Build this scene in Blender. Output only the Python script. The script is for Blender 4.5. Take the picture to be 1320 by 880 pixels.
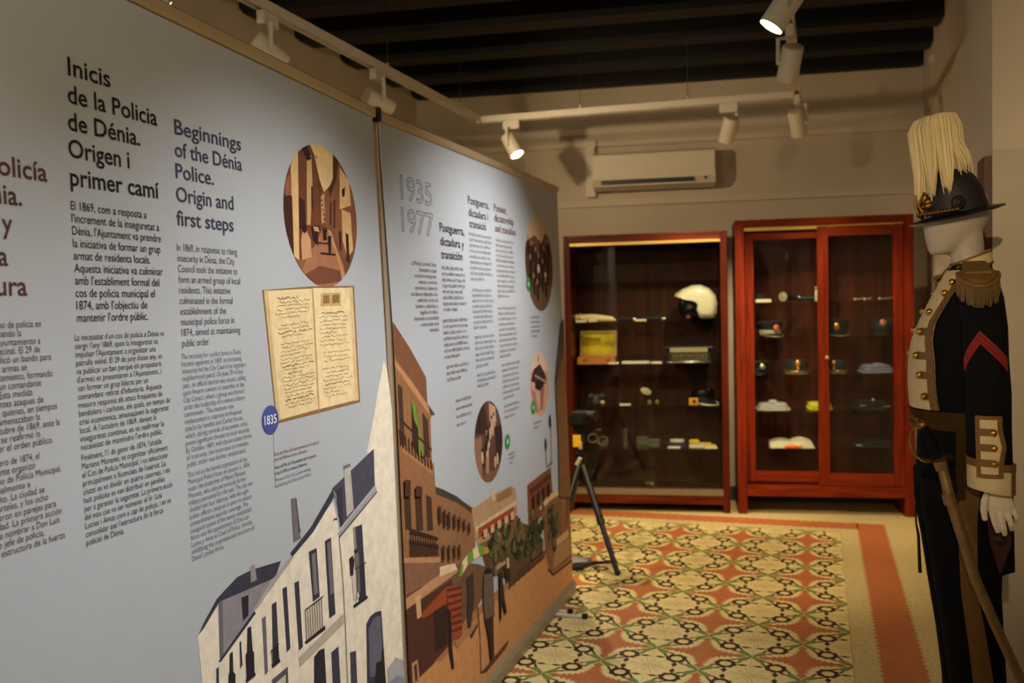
import bpy, bmesh, math, random
from mathutils import Vector, Matrix
random.seed(7)
S = bpy.context.scene
for o in list(bpy.data.objects): bpy.data.objects.remove(o)
COL = S.collection

# ------------------------------------------------------------------ camera, world, exposure
cam_d = bpy.data.cameras.new('camera'); cam = bpy.data.objects.new('camera', cam_d); COL.objects.link(cam)
cam.matrix_world = Matrix(((0.9476, 0.0091, 0.3191, 0.0), (0.3183, 0.0437, -0.9470, 0.0), (-0.0225, 0.9990, 0.0386, 1.48), (0, 0, 0, 1)))
cam_d.sensor_width = 36.0; cam_d.lens = 1175.0/1320*36.0; cam_d.clip_start = 0.05
cam_d.dof.use_dof = True; cam_d.dof.focus_distance = 2.15; cam_d.dof.aperture_fstop = 3.8
S.camera = cam
S.view_settings.view_transform = 'Standard'; S.view_settings.look = 'None'
S.view_settings.exposure = 0.6; S.view_settings.gamma = 1.0; S.view_settings.use_curve_mapping = False
w = bpy.data.worlds.new('world'); S.world = w; w.use_nodes = True
w.node_tree.nodes['Background'].inputs[0].default_value = (1.0, 0.80, 0.56, 1); w.node_tree.nodes['Background'].inputs[1].default_value = 0.08
S.cycles.max_bounces = 8; S.cycles.transparent_max_bounces = 24

WARM = (1.0, 0.76, 0.46); COOL = (1.0, 0.945, 0.88)

# ------------------------------------------------------------------ materials
def lin(c):
    return tuple(((v/255)/12.92 if v/255 <= 0.04045 else (((v/255)+0.055)/1.055)**2.4) for v in c) + (1.0,)
MATS = {}
def mat(name, rgb, rough=0.6, metal=0.0, var=0.12, scale=18.0, bump=0.0, emit=0.0, stretch=(1, 1, 1), spec=0.5, rgb2=None):
    if name in MATS: return MATS[name]
    m = bpy.data.materials.new(name); m.use_nodes = True; nt = m.node_tree; b = nt.nodes['Principled BSDF']
    b.inputs['Roughness'].default_value = rough; b.inputs['Metallic'].default_value = metal
    b.inputs['Specular IOR Level'].default_value = spec
    c = lin(rgb); tc = nt.nodes.new('ShaderNodeTexCoord'); mp = nt.nodes.new('ShaderNodeMapping')
    mp.inputs['Scale'].default_value = stretch; nt.links.new(tc.outputs['Object'], mp.inputs[0])
    nz = nt.nodes.new('ShaderNodeTexNoise'); nz.inputs['Scale'].default_value = scale; nz.inputs['Detail'].default_value = 4
    nt.links.new(mp.outputs[0], nz.inputs['Vector'])
    rp = nt.nodes.new('ShaderNodeValToRGB'); rp.color_ramp.elements[0].position = 0.3; rp.color_ramp.elements[1].position = 0.72
    c2 = lin(rgb2) if rgb2 else tuple(v*(1-var) for v in c[:3]) + (1,)
    rp.color_ramp.elements[0].color = c2; rp.color_ramp.elements[1].color = c
    nt.links.new(nz.outputs['Fac'], rp.inputs[0]); nt.links.new(rp.outputs[0], b.inputs['Base Color'])
    if bump:
        bp = nt.nodes.new('ShaderNodeBump'); bp.inputs['Strength'].default_value = bump; bp.inputs['Distance'].default_value = 0.004
        nt.links.new(nz.outputs['Fac'], bp.inputs['Height']); nt.links.new(bp.outputs[0], b.inputs['Normal'])
    if emit:
        b.inputs['Emission Color'].default_value = lin((255, 236, 205)); b.inputs['Emission Strength'].default_value = emit
    MATS[name] = m; return m
def ink(rgb):
    return mat('ink_%d_%d_%d' % rgb, rgb, 0.75, var=0.03, spec=0.2)
def photo_ink(rgb):
    return mat('print_%d_%d_%d' % rgb, rgb, 0.75, var=0.20, scale=34.0, spec=0.2)
def glass(name, tint=(0.93, 0.96, 0.94), base=0.03, top=0.5):
    m = bpy.data.materials.new(name); m.use_nodes = True; nt = m.node_tree; nt.nodes.clear()
    out = nt.nodes.new('ShaderNodeOutputMaterial'); mx = nt.nodes.new('ShaderNodeMixShader'); tr = nt.nodes.new('ShaderNodeBsdfTransparent')
    gl = nt.nodes.new('ShaderNodeBsdfGlossy'); lw = nt.nodes.new('ShaderNodeFresnel'); lw.inputs['IOR'].default_value = 1.5
    ge = nt.nodes.new('ShaderNodeNewGeometry'); mr = nt.nodes.new('ShaderNodeMapRange'); mr.inputs['To Min'].default_value = 1.3; mr.inputs['To Max'].default_value = 1/1.3
    nt.links.new(ge.outputs['Backfacing'], mr.inputs['Value']); nt.links.new(mr.outputs[0], lw.inputs['IOR'])   # the same thin-pane reflectance from either side
    tr.inputs[0].default_value = tint + (1,); gl.inputs['Roughness'].default_value = 0.01; gl.inputs[0].default_value = (1, 1, 1, 1)
    nt.links.new(lw.outputs[0], mx.inputs[0]); nt.links.new(tr.outputs[0], mx.inputs[1]); nt.links.new(gl.outputs[0], mx.inputs[2]); nt.links.new(mx.outputs[0], out.inputs[0])
    MATS[name] = m; return m

plaster = mat('plaster_wall', (206, 192, 170), 0.85, var=0.10, scale=3.5, bump=0.15)
plaster2 = mat('plaster_cornice', (212, 198, 176), 0.8, var=0.08, scale=5, bump=0.1)
skirting = mat('grey_skirting', (70, 66, 62), 0.6)
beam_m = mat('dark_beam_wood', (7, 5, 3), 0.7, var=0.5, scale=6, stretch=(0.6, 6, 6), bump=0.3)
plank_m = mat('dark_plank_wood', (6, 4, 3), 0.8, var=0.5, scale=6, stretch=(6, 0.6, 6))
cherry = mat('cherry_wood', (126, 40, 10), 0.42, var=0.35, scale=5, stretch=(8, 8, 0.7), bump=0.05, rgb2=(88, 23, 5), spec=0.14)
cherry_h = mat('cherry_wood_rail', (130, 46, 13), 0.42, var=0.35, scale=5, stretch=(0.7, 8, 8), bump=0.05, rgb2=(88, 23, 5), spec=0.14)
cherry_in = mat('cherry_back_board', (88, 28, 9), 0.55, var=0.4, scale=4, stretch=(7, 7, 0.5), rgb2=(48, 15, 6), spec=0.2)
mahog = mat('mahogany_wood', (90, 30, 9), 0.42, var=0.35, scale=5, stretch=(8, 8, 0.7), rgb2=(62, 17, 4), spec=0.14)
mahog_h = mat('mahogany_wood_rail', (112, 48, 18), 0.42, var=0.35, scale=5, stretch=(0.7, 8, 8), rgb2=(70, 22, 6), spec=0.14)
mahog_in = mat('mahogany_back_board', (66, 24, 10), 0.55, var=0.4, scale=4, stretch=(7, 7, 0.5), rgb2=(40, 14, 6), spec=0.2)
door_wood = mat('door_wood', (92, 44, 24), 0.45, var=0.4, scale=5, stretch=(8, 8, 0.7))
brass = mat('brass', (205, 160, 80), 0.3, 1.0, var=0.2)
gold_rail = mat('pale_gold_track', (214, 180, 96), 0.35, 0.6, var=0.1)
alu = mat('brushed_aluminium', (170, 160, 140), 0.35, 0.9, var=0.1)
steel = mat('steel', (180, 178, 172), 0.25, 1.0, var=0.1)
white_plastic = mat('white_plastic', (222, 212, 190), 0.45, var=0.04)
lamp_white = mat('lamp_white_paint', (215, 205, 188), 0.5, var=0.05)
lens_glow = mat('lamp_lens_glow', (255, 244, 224), 0.4, emit=14.0)
lens_off = mat('lamp_lens', (240, 228, 205), 0.4, emit=2.5)
black_pl = mat('black_plastic', (16, 16, 17), 0.4, var=0.3)
black_rub = mat('black_rubber', (14, 14, 14), 0.7, var=0.3)
rail_m = mat('banner_rail_metal', (204, 184, 146), 0.4, 0.5, var=0.08)
base_m = mat('banner_base_metal', (160, 148, 120), 0.42, 0.5, var=0.08)
vinyl = mat('banner_vinyl', (176, 184, 194), 0.62, var=0.03, scale=8, spec=0.25)
navy = mat('navy_wool', (10, 11, 18), 0.9, var=0.3, scale=60, bump=0.2, spec=0.15)
cream_felt = mat('cream_felt', (208, 188, 146), 0.9, var=0.12, scale=40, bump=0.15)
gold_braid = mat('gold_braid', (128, 92, 42), 0.6, 0.25, var=0.35, scale=120, bump=0.3)
leather = mat('olive_leather', (66, 48, 22), 0.9, var=0.3, scale=25, spec=0.08)
ochre = mat('ochre_trouser_stripe', (112, 78, 32), 0.85, var=0.25, scale=40)
red_felt = mat('red_felt', (135, 24, 20), 0.85, var=0.25, scale=60)
maroon = mat('maroon_lining', (62, 8, 12), 0.8, var=0.35, scale=40)
mann_skin = mat('mannequin_shell', (172, 160, 144), 0.5, var=0.04)
glove_m = mat('white_glove', (216, 204, 182), 0.85, var=0.08, scale=60, bump=0.1)
plume_m = mat('cream_horsehair', (226, 208, 160), 0.7, var=0.18, scale=60, stretch=(1, 1, 0.08))
patent = mat('black_patent_leather', (14, 15, 18), 0.28, var=0.2)
scab = mat('worn_steel_scabbard', (146, 116, 80), 0.45, 0.75, var=0.3, scale=30)
cream_tile = mat('floor_cream', (218, 200, 138), 0.42, var=0.14, scale=40, spec=0.4)
speck_tile = mat('floor_speckled_cream', (210, 192, 134), 0.45, var=0.42, scale=70, spec=0.4)
salmon_tile = mat('floor_salmon', (178, 106, 62), 0.45, var=0.16, scale=20, spec=0.4)
green_tile = mat('floor_green', (112, 130, 66), 0.45, var=0.15, scale=30, spec=0.4)
dark_tile = mat('floor_brown_black', (58, 38, 24), 0.45, var=0.2, scale=30, spec=0.4)
joint_m = mat('floor_joint', (150, 122, 76), 0.7, var=0.2)
paper = mat('paper_white', (226, 220, 204), 0.8, var=0.05)
card_m = mat('caption_card', (226, 214, 190), 0.8, var=0.04)
pane_glass = glass('clear_glass_pane'); shelf_glass = glass('green_glass_shelf', (0.90, 0.95, 0.91))

# ------------------------------------------------------------------ mesh helpers
class MB:
    def __init__(s): s.v = []; s.f = []; s.m = []; s.cur = 0
    def add(s, vs, fs, mi=None):
        b = len(s.v); s.v += [tuple(v) for v in vs]
        for f in fs: s.f.append(tuple(b+i for i in f)); s.m.append(s.cur if mi is None else mi)
        return s
    def box(s, x0, x1, y0, y1, z0, z1, bev=0.0, mi=None):
        bm = bmesh.new(); bmesh.ops.create_cube(bm, size=1.0)
        for v in bm.verts: v.co = Vector(((x0+x1)/2+v.co.x*(x1-x0), (y0+y1)/2+v.co.y*(y1-y0), (z0+z1)/2+v.co.z*(z1-z0)))
        if bev: bmesh.ops.bevel(bm, geom=bm.edges[:], offset=bev, segments=2, affect='EDGES')
        s.bm(bm, mi); return s
    def bm(s, bm, mi=None):
        bm.verts.index_update(); s.add([v.co[:] for v in bm.verts], [[v.index for v in f.verts] for f in bm.faces], mi); bm.free()
    def cyl(s, a, b, r0, r1=None, n=20, caps=True, mi=None):
        a = Vector(a); b = Vector(b); r1 = r0 if r1 is None else r1; d = (b-a).normalized()
        t = d.orthogonal().normalized(); u = d.cross(t); vs = []
        for c, r in ((a, r0), (b, r1)):
            for i in range(n):
                q = 2*math.pi*i/n; vs.append(c+t*(r*math.cos(q))+u*(r*math.sin(q)))
        fs = [(i, (i+1) % n, n+(i+1) % n, n+i) for i in range(n)]
        if caps: fs += [tuple(range(n-1, -1, -1)), tuple(range(n, 2*n))]
        s.add(vs, fs, mi); return s
    def tube(s, path, r, n=10, mi=None):
        P = [Vector(p) for p in path]; R = r if isinstance(r, (list, tuple)) else [r]*len(P); rings = []
        up = None
        for i, p in enumerate(P):
            d = (P[min(i+1, len(P)-1)]-P[max(i-1, 0)]).normalized()
            if up is None: up = d.orthogonal().normalized()
            t = (up-d*up.dot(d)).normalized(); up = t; u = d.cross(t)
            rings.append([p+t*(R[i]*math.cos(2*math.pi*k/n))+u*(R[i]*math.sin(2*math.pi*k/n)) for k in range(n)])
        s.loft(rings, mi=mi); return s
    def loft(s, rings, caps=True, closed=True, mi=None):
        n = len(rings[0]); vs = [p for r in rings for p in r]; fs = []
        for j in range(len(rings)-1):
            for i in range(n if closed else n-1):
                k = (i+1) % n; fs.append((j*n+i, j*n+k, (j+1)*n+k, (j+1)*n+i))
        if caps and closed: fs += [tuple(range(n-1, -1, -1)), tuple(range((len(rings)-1)*n, len(rings)*n))]
        s.add(vs, fs, mi); return s
    def lathe(s, prof, c=(0, 0, 0), n=28, sx=1.0, sy=1.0, mi=None):
        s.loft([[(c[0]+sx*r*math.cos(2*math.pi*i/n), c[1]+sy*r*math.sin(2*math.pi*i/n), c[2]+z) for i in range(n)] for r, z in prof], mi=mi); return s
    def ball(s, c, rx, ry=None, rz=None, n=20, mi=None):
        ry = rx if ry is None else ry; rz = rx if rz is None else rz
        bm = bmesh.new(); bmesh.ops.create_uvsphere(bm, u_segments=n, v_segments=max(8, n//2), radius=1)
        for v in bm.verts: v.co = Vector((c[0]+v.co.x*rx, c[1]+v.co.y*ry, c[2]+v.co.z*rz))
        s.bm(bm, mi); return s
    def prism(s, poly, y0, y1, mi=None):   # poly in x,z ; extruded along y
        n = len(poly); vs = [(x, y0, z) for x, z in poly]+[(x, y1, z) for x, z in poly]
        s.add(vs, [tuple(range(n)), tuple(range(2*n-1, n-1, -1))]+[(i, n+i, n+(i+1) % n, (i+1) % n) for i in range(n)], mi); return s
    def rot(s, M, start=0):
        s.v[start:] = [tuple(M @ Vector(v)) for v in s.v[start:]]; return s
    def build(s, name, mats, parent=None, world=False, smooth=False, label=None, kind=None):
        me = bpy.data.meshes.new(name); V = s.v
        if parent is not None and world:
            inv = ROOTS[top(parent).name].inverted(); V = [tuple(inv @ Vector(v)) for v in V]
        me.from_pydata(V, [], s.f)
        for m in (mats if isinstance(mats, (list, tuple)) else [mats]): me.materials.append(m)
        me.polygons.foreach_set('material_index', s.m)
        bm = bmesh.new(); bm.from_mesh(me)
        if name not in NOFIX: bmesh.ops.recalc_face_normals(bm, faces=bm.faces[:])
        bm.to_mesh(me); bm.free()
        if smooth:
            me.polygons.foreach_set('use_smooth', [True]*len(me.polygons))
            try: me.set_sharp_from_angle(angle=math.radians(42))
            except Exception: pass
        o = bpy.data.objects.new(name, me); COL.objects.link(o)
        if parent is not None: o.parent = parent
        if label: o['label'] = label
        if kind: o['kind'] = kind
        return o
NOFIX = set(); ROOTS = {}
def top(o):
    while o.parent is not None: o = o.parent
    return o
def thing(name, label, cat, loc=(0, 0, 0), rz=0.0, group=None):
    o = bpy.data.objects.new(name, None); COL.objects.link(o); o.location = loc; o.rotation_euler = (0, 0, rz)
    o.empty_display_size = 0.1; o['label'] = label; o['category'] = cat
    if group: o['group'] = group
    ROOTS[o.name] = Matrix.Translation(Vector(loc)) @ Matrix.Rotation(rz, 4, 'Z'); return o
def tag(o, label, cat, group=None):
    o['label'] = label; o['category'] = cat
    if group: o['group'] = group
    return o
def struct(name, mb, mats, smooth=False, parent=None):
    o = mb.build(name, mats, parent, smooth=smooth)
    if parent is None: o['kind'] = 'structure'
    return o
def place(o, loc, rz=0.0):
    o.location = loc; o.rotation_euler = (0, 0, rz); return o
def copy_tree(o, parent=None, **props):
    c = o.copy(); COL.objects.link(c)
    if parent is not None: c.parent = parent
    for ch in list(o.children): copy_tree(ch, c)
    for k, v in props.items(): c[k] = v
    return c

# ------------------------------------------------------------------ the room
CA = math.radians(7.725)                      # the back wall and cabinets are turned a little against the floor pattern
BD = Vector((math.cos(CA), math.sin(CA), 0)); NV = Vector((-math.sin(CA), math.cos(CA), 0)); P0 = Vector((-0.5989, 6.4609, 0.0))
def cw(u, off, z): return P0+BD*u+NV*off+Vector((0, 0, z))

# --- floor: hydraulic tile carpet with borders, one mesh
NOFIX.add('floor')
fm = MB(); FMATS = [cream_tile, speck_tile, salmon_tile, green_tile, dark_tile, joint_m]
A = 0.1985; OX = -0.077; OY = 4.052           # an X node of the pattern
XE = 0.119; YE = 6.085
def fpoly(pts, mi, z):
    n = len(pts); fm.add([(x, y, z) for x, y in pts], [tuple(range(n))], mi)
def frect(x0, x1, y0, y1, mi, z): fpoly([(x0, y0), (x1, y0), (x1, y1), (x0, y1)], mi, z)
def clip(poly, xmax, ymax):
    for ax, lim in ((0, xmax), (1, ymax)):
        out = []
        for i in range(len(poly)):
            p, q = poly[i], poly[(i+1) % len(poly)]
            if p[ax] <= lim: out.append(p)
            if (p[ax] <= lim) != (q[ax] <= lim):
                t = (lim-p[ax])/(q[ax]-p[ax]); out.append((p[0]+t*(q[0]-p[0]), p[1]+t*(q[1]-p[1])))
        poly = out
        if not poly: return poly
    return poly
def pp(poly, cx, cy, mi, z):
    q = clip([(OX+A*(cx+x), OY+A*(cy+y)) for x, y in poly], XE, YE)
    if len(q) > 2: fpoly(q, mi, z)
fm.box(-3.1, 1.2, -7.0, 7.4, -0.06, 0.0, mi=1)
frect(-3.0, XE, -2.5, YE, 0, 0.0002)
def jag(x0, x1, y0, y1, vert):
    pts = []; step = 0.024
    if vert:
        n = int((y1-y0)/step)
        pts += [(x0+(0.012 if i % 2 else -0.006), y0+i*step) for i in range(n)]+[(x0, y1), (x1, y1)]
        pts += [(x1+(-0.012 if i % 2 else 0.006), y0+(n-1-i)*step) for i in range(n)]
    else:
        n = int((x1-x0)/step)
        pts += [(x0+i*step, y0+(0.012 if i % 2 else -0.006)) for i in range(n)]+[(x1, y0), (x1, y1)]
        pts += [(x0+(n-1-i)*step, y1+(-0.012 if i % 2 else 0.006)) for i in range(n)]
    return pts
fpoly(jag(0.222, 0.397, -2.5, 6.36, True), 2, 0.0004)
fpoly(jag(-3.0, 0.232, 6.185, 6.36, False), 2, 0.0004)
for k in range(48):
    y = -2.5+k*0.2
    frect(0.222, 0.397, y, y+0.0016, 5, 0.0006)
def circ(r, n, ph=0.0): return [(r*math.cos(ph+2*math.pi*i/n), r*math.sin(ph+2*math.pi*i/n)) for i in range(n)]
def rotp(poly, a): c, s_ = math.cos(a), math.sin(a); return [(x*c-y*s_, x*s_+y*c) for x, y in poly]
def dash(x0, y0, x1, y1, w):
    dx, dy = x1-x0, y1-y0; l = math.hypot(dx, dy); nx, ny = -dy/l*w, dx/l*w; mx, my = (x0+x1)/2, (y0+y1)/2
    return [(x0, y0), (mx+nx, my+ny), (x1, y1), (mx-nx, my-ny)]
arm = [(0.262, 0.262), (0.265, 0.165), (0.355, 0.205), (0.375, 0.105), (0.455, 0.165), (0.505, 0.070), (0.565, 0.140), (0.625, 0.050), (0.735, 0.105), (0.90, 0.0)]   # zigzag halo round each ring
salm = []
for k in range(4): salm += rotp([(x, -y) for x, y in arm[1:-1]]+[arm[-1]]+list(reversed(arm[:-1])), k*math.pi/2)
for i in range(-15, 2):
    for j in range(-33, 12):
        px, py = i % 2, j % 2
        if px == py:                                   # green X node, its four blades tipped dark towards the rings
            for k in range(4):
                a = math.pi/4+k*math.pi/2
                pp(rotp([(0.02, -0.03), (0.20, -0.075), (0.40, -0.085), (0.36, 0.0), (0.40, 0.085), (0.20, 0.075), (0.02, 0.03)], a), i, j, 3, 0.0005)
                for t in (1, -1): pp(rotp([(0.33, t*0.045), (0.46, t*0.055), (0.52, t*0.12), (0.40, t*0.11)], a), i, j, 4, 0.0006)
        elif px == 0:                                  # salmon star
            pp(salm, i, j, 2, 0.0005)
        else:                                          # cream roundel with four rings round it, joined by dark lozenges
            for k in range(12):
                a = 2*math.pi*k/12+0.26; r1 = 0.40 if k % 2 else 0.30
                pp(rotp([(0.05, -0.004), (r1, -0.007), (r1, 0.007), (0.05, 0.004)], a), i, j, 5, 0.0006)
            for k in range(4):
                a = math.pi/4+k*math.pi/2; cx, cy = 0.5*math.sqrt(2)*math.cos(a), 0.5*math.sqrt(2)*math.sin(a)
                for q in range(8):
                    b0 = 2*math.pi*q/8+0.2; b1 = 2*math.pi*(q+1)/8+0.2; bm_ = (b0+b1)/2
                    pp([(cx+r*math.cos(b), cy+r*math.sin(b)) for r, b in ((0.205, b0), (0.245, bm_), (0.205, b1), (0.125, b1), (0.115, bm_), (0.125, b0))], i, j, 4, 0.0008)
                sx_, sy_ = (1 if cx < 0 else -1), (1 if cy < 0 else -1)
                pp([(cx+x, cy+y) for x, y in dash(0.0, sy_*0.21, 0.0, sy_*0.47, 0.065)], i, j, 4, 0.0007)
                pp([(cx+x, cy+y) for x, y in dash(sx_*0.21, 0.0, sx_*0.47, 0.0, 0.05)], i, j, 4, 0.0007)
for k in range(-16, 2):
    x = OX+k*A
    if x < XE: frect(x-0.0005, x+0.0005, -2.5, YE, 5, 0.0009)
for k in range(-34, 11):
    y = OY+k*A
    if y < YE: frect(-3.0, XE, y-0.0005, y+0.0005, 5, 0.0009)
frect(XE-0.001, XE+0.001, -2.5, YE, 5, 0.0009); frect(-3.0, XE, YE-0.001, YE+0.001, 5, 0.0009)
for k in range(40):
    y = -2.5+k*0.2; frect(XE, 0.22, y, y+0.001, 5, 0.0009); frect(0.40, 1.2, y, y+0.001, 5, 0.0009)
struct('floor', fm, FMATS)

# --- walls
def wbox(mb, u0, u1, o0, o1, z0, z1):            # box in the back wall's own frame
    vs = [cw(u, o, z)[:] for u in (u0, u1) for o in (o0, o1) for z in (z0, z1)]
    mb.add(vs, [(0, 1, 3, 2), (4, 6, 7, 5), (0, 4, 5, 1), (2, 3, 7, 6), (0, 2, 6, 4), (1, 5, 7, 3)])
BW = 0.45
mb = MB(); wbox(mb, -2.6, 1.75, BW, BW+0.2, -0.05, 3.5); struct('wall_back', mb, plaster)
mb = MB(); wbox(mb, -2.55, 1.43, BW-0.022, BW, 2.215, 2.245); wbox(mb, -2.55, 1.43, BW-0.014, BW, 2.245, 2.262); struct('trim_1', mb, plaster2)
mb = MB(); wbox(mb, -2.55, 1.43, BW-0.05, BW, 2.70, 2.80); wbox(mb, -2.55, 1.43, BW-0.03, BW, 2.66, 2.70); struct('trim_2', mb, plaster2)
mb = MB(); wbox(mb, -2.55, 1.43, BW-0.018, BW, 0.0, 0.105); struct('baseboard_back', mb, skirting)
mb = MB().box(-3.15, 1.2, -7.2, -7.0, -0.05, 3.5); struct('wall_front', mb, plaster)
mb = MB().box(-3.15, -2.97, -7.0, 6.75, -0.05, 3.5); struct('wall_left', mb, plaster)
mb = MB().box(0.735, 0.95, 4.3, 7.4, -0.05, 2.75).box(0.712, 0.95, 4.3, 7.4, 2.75, 3.5).box(0.56, 0.95, 3.45, 4.3, -0.05, 2.50).box(0.60, 0.95, 3.45, 4.3, 2.50, 3.5).box(0.56, 0.95, -0.6, 3.45, 3.35, 3.5).box(0.82, 0.95, -7.0, 3.45, -0.05, 3.5)
struct('wall_right', mb, plaster)
# wooden door leaf let into the side of the pier
d1 = MB().box(0.536, 0.560, 3.455, 3.60, 0, 1.95); dr = struct('door_1', d1, door_wood)
MB().box(0.526, 0.536, 3.475, 3.58, 0.06, 1.86).build('door_panel', door_wood, dr)
# --- ceiling: planks on beams that run across the room
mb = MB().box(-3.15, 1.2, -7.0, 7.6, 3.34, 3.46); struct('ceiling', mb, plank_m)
def beam(k):
    y0 = 6.51-0.553*k; m = MB(); vs = []
    prof = [(0, 0), (0, 0.24), (0.17, 0.24), (0.17, 0.0)]
    xs = [(-2.97, 0.03), (-2.94, 0.0), (0.69, 0.0), (0.72, 0.03)]
    for x, dz in xs:
        for a, z in prof: vs.append((x, y0+a+0.1355*(x+2.97), 3.10+z+(dz if z == 0 else 0)))
    fs = []
    for s_ in range(3):
        for q in range(4): fs.append((s_*4+q, s_*4+(q+1) % 4, (s_+1)*4+(q+1) % 4, (s_+1)*4+q))
    fs += [(0, 1, 2, 3), (12, 15, 14, 13)]
    m.add(vs, fs); return m
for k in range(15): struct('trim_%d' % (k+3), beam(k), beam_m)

# ------------------------------------------------------------------ roll-up banners
XB = -1.215; KB = 0.0202
def bpt(u, v, off=0.0): return (XB-KB*v+off, u, v)
_font_cache = {}
def text_verts(s, bold=0.0, outline=False):
    cu = bpy.data.curves.new('t', 'FONT'); cu.body = s; cu.size = 1.0; cu.resolution_u = 3
    if outline: cu.fill_mode = 'NONE'; cu.bevel_depth = 0.008; cu.bevel_resolution = 0
    else: cu.offset = bold
    ob = bpy.data.objects.new('t', cu); COL.objects.link(ob)
    dg = bpy.context.evaluated_depsgraph_get(); me = bpy.data.meshes.new_from_object(ob.evaluated_get(dg))
    vs = [v.co.copy() for v in me.vertices]; fs = [tuple(p.vertices) for p in me.polygons]
    bpy.data.objects.remove(ob); bpy.data.curves.remove(cu); bpy.data.meshes.remove(me); return vs, fs
_c = text_verts('H'); CAPH = max(v.y for v in _c[0])-min(v.y for v in _c[0])
def tline(mb, s, u0, v, u1, caph, bold=0.0, off=0.0012, outline=False, mi=None):
    vs, fs = text_verts(s, bold, outline)
    if not vs: return
    x0 = min(p.x for p in vs); x1 = max(p.x for p in vs); k = (u1-u0)/(x1-x0); h = caph/CAPH
    mb.add([bpt(u0+(p.x-x0)*k, v+p.y*h, off+p.z*h*0.3) for p in vs], fs, mi)
def clip_u(poly, lo, hi):
    for sgn, lim in ((1, hi), (-1, -lo)):
        out = []
        for i in range(len(poly)):
            p, q = poly[i], poly[(i+1) % len(poly)]; a, b = sgn*p[0], sgn*q[0]
            if a <= lim: out.append(p)
            if (a <= lim) != (b <= lim):
                t = (lim-a)/(b-a); out.append((p[0]+t*(q[0]-p[0]), p[1]+t*(q[1]-p[1])))
        poly = out
        if not poly: break
    return poly
def poly_layer(mb, items, off0=0.0004, step=3e-5, clipc=None, span=None):
    cols = []
    for n, (col, pts) in enumerate(items):
        if clipc: pts = clip_circle(pts, *clipc)
        if span: pts = clip_u(pts, *span)
        if len(pts) < 3: continue
        if col not in cols: cols.append(col)
        mb.add([bpt(u, v, off0+n*step) for u, v in pts], [tuple(range(len(pts)))], cols.index(col))
    return [photo_ink(c) for c in cols]
def circle_uv(u, v, r, n=48): return [(u+r*math.cos(2*math.pi*i/n), v+r*math.sin(2*math.pi*i/n)) for i in range(n)]
def clip_circle(poly, cu, cv, r, n=40):
    C_ = circle_uv(cu, cv, r, n)
    for i in range(n):
        a, b = C_[i], C_[(i+1) % n]; out = []
        def side(p): return (b[0]-a[0])*(p[1]-a[1])-(b[1]-a[1])*(p[0]-a[0])
        for k in range(len(poly)):
            p, q = poly[k], poly[(k+1) % len(poly)]; sp, sq = side(p), side(q)
            if sp >= 0: out.append(p)
            if (sp >= 0) != (sq >= 0):
                t = sp/(sp-sq); out.append((p[0]+t*(q[0]-p[0]), p[1]+t*(q[1]-p[1])))
        poly = out
        if not poly: break
    return poly
def scribble(mb, u0, u1, v, h, rnd, off=0.0012, mi=None, slope=0.0, pitch=0.62, w=0.20):
    u = u0
    while u < u1-h*0.6:
        n = rnd.randint(2, 8)
        for _ in range(n):
            if u > u1-h*0.4: break
            vv = v+slope*(u-u0); k = rnd.random(); hh = h*(1.42 if k > 0.75 else 1.0); lo = -0.4*h if k < 0.08 else 0.0; s = h*w
            mb.add([bpt(u, vv+lo, off), bpt(u+s, vv+lo, off), bpt(u+s, vv+hh, off), bpt(u, vv+hh, off)], [(0, 1, 2, 3)], mi)
            if k > 0.3:
                t = vv+(h*0.82 if rnd.random() > 0.5 else 0.0)
                mb.add([bpt(u+s, t, off), bpt(u+h*0.5, t, off), bpt(u+h*0.5, t+h*0.2, off), bpt(u+s, t+h*0.2, off)], [(0, 1, 2, 3)], mi)
            u += h*pitch
        u += h*0.55
def ribbon(mb, a, b, wdt, off, mi=None):
    dx, dy = b[0]-a[0], b[1]-a[1]; l = math.hypot(dx, dy) or 1; nx, ny = -dy/l*wdt/2, dx/l*wdt/2
    mb.add([bpt(a[0]+nx, a[1]+ny, off), bpt(a[0]-nx, a[1]-ny, off), bpt(b[0]-nx, b[1]-ny, off), bpt(b[0]+nx, b[1]+ny, off)], [(0, 1, 2, 3)], mi)

def banner_frame(label, u0, u1, feet):
    r = thing('roll_up_banner', label, 'banner', (XB, (u0+u1)/2, 0), 0.0, 'exhibition banners')
    m = MB(); n = 12; prof = [(-0.085, 0.0), (0.018, 0.0), (0.020, 0.045), (0.010, 0.060), (-0.02, 0.068), (-0.06, 0.062), (-0.085, 0.04)]
    m.loft([[(XB+x, u, z+0.004) for x, z in prof] for u in (u0-0.005, u1+0.005)])
    m.build('base_cassette', base_m, r, world=True)
    for uu, u_end in feet:
        f = MB().box(XB-0.10, u_end, uu-0.011, uu+0.011, 0.0, 0.014, 0.003); f.build('stabiliser_foot', mat('foot_bar_silver', (226, 220, 208), 0.4, 0.2, var=0.05), r, world=True)
        MB().cyl((u_end-0.004, uu, 0.0125), (u_end+0.020, uu, 0.0125), 0.0125, n=12).build('foot_cap', black_rub, r, world=True)
    MB().cyl((XB-0.05, (u0+u1)/2, 0.05), (XB-0.075, (u0+u1)/2, 2.03), 0.012).build('support_pole', alu, r, world=True)
    return r
def top_rail(r, u0, u1, z0, z1):
    m = MB(); x = XB-KB*2.06
    prof = [(x-0.022, -0.004), (x+0.006, -0.004), (x+0.009, 0.004), (x+0.009, 0.022), (x+0.002, 0.028), (x-0.018, 0.028), (x-0.024, 0.02)]
    m.loft([[(a, u0, z0+b) for a, b in prof], [(a, u1, z1+b) for a, b in prof]])
    m.build('top_rail', rail_m, r, world=True)
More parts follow.
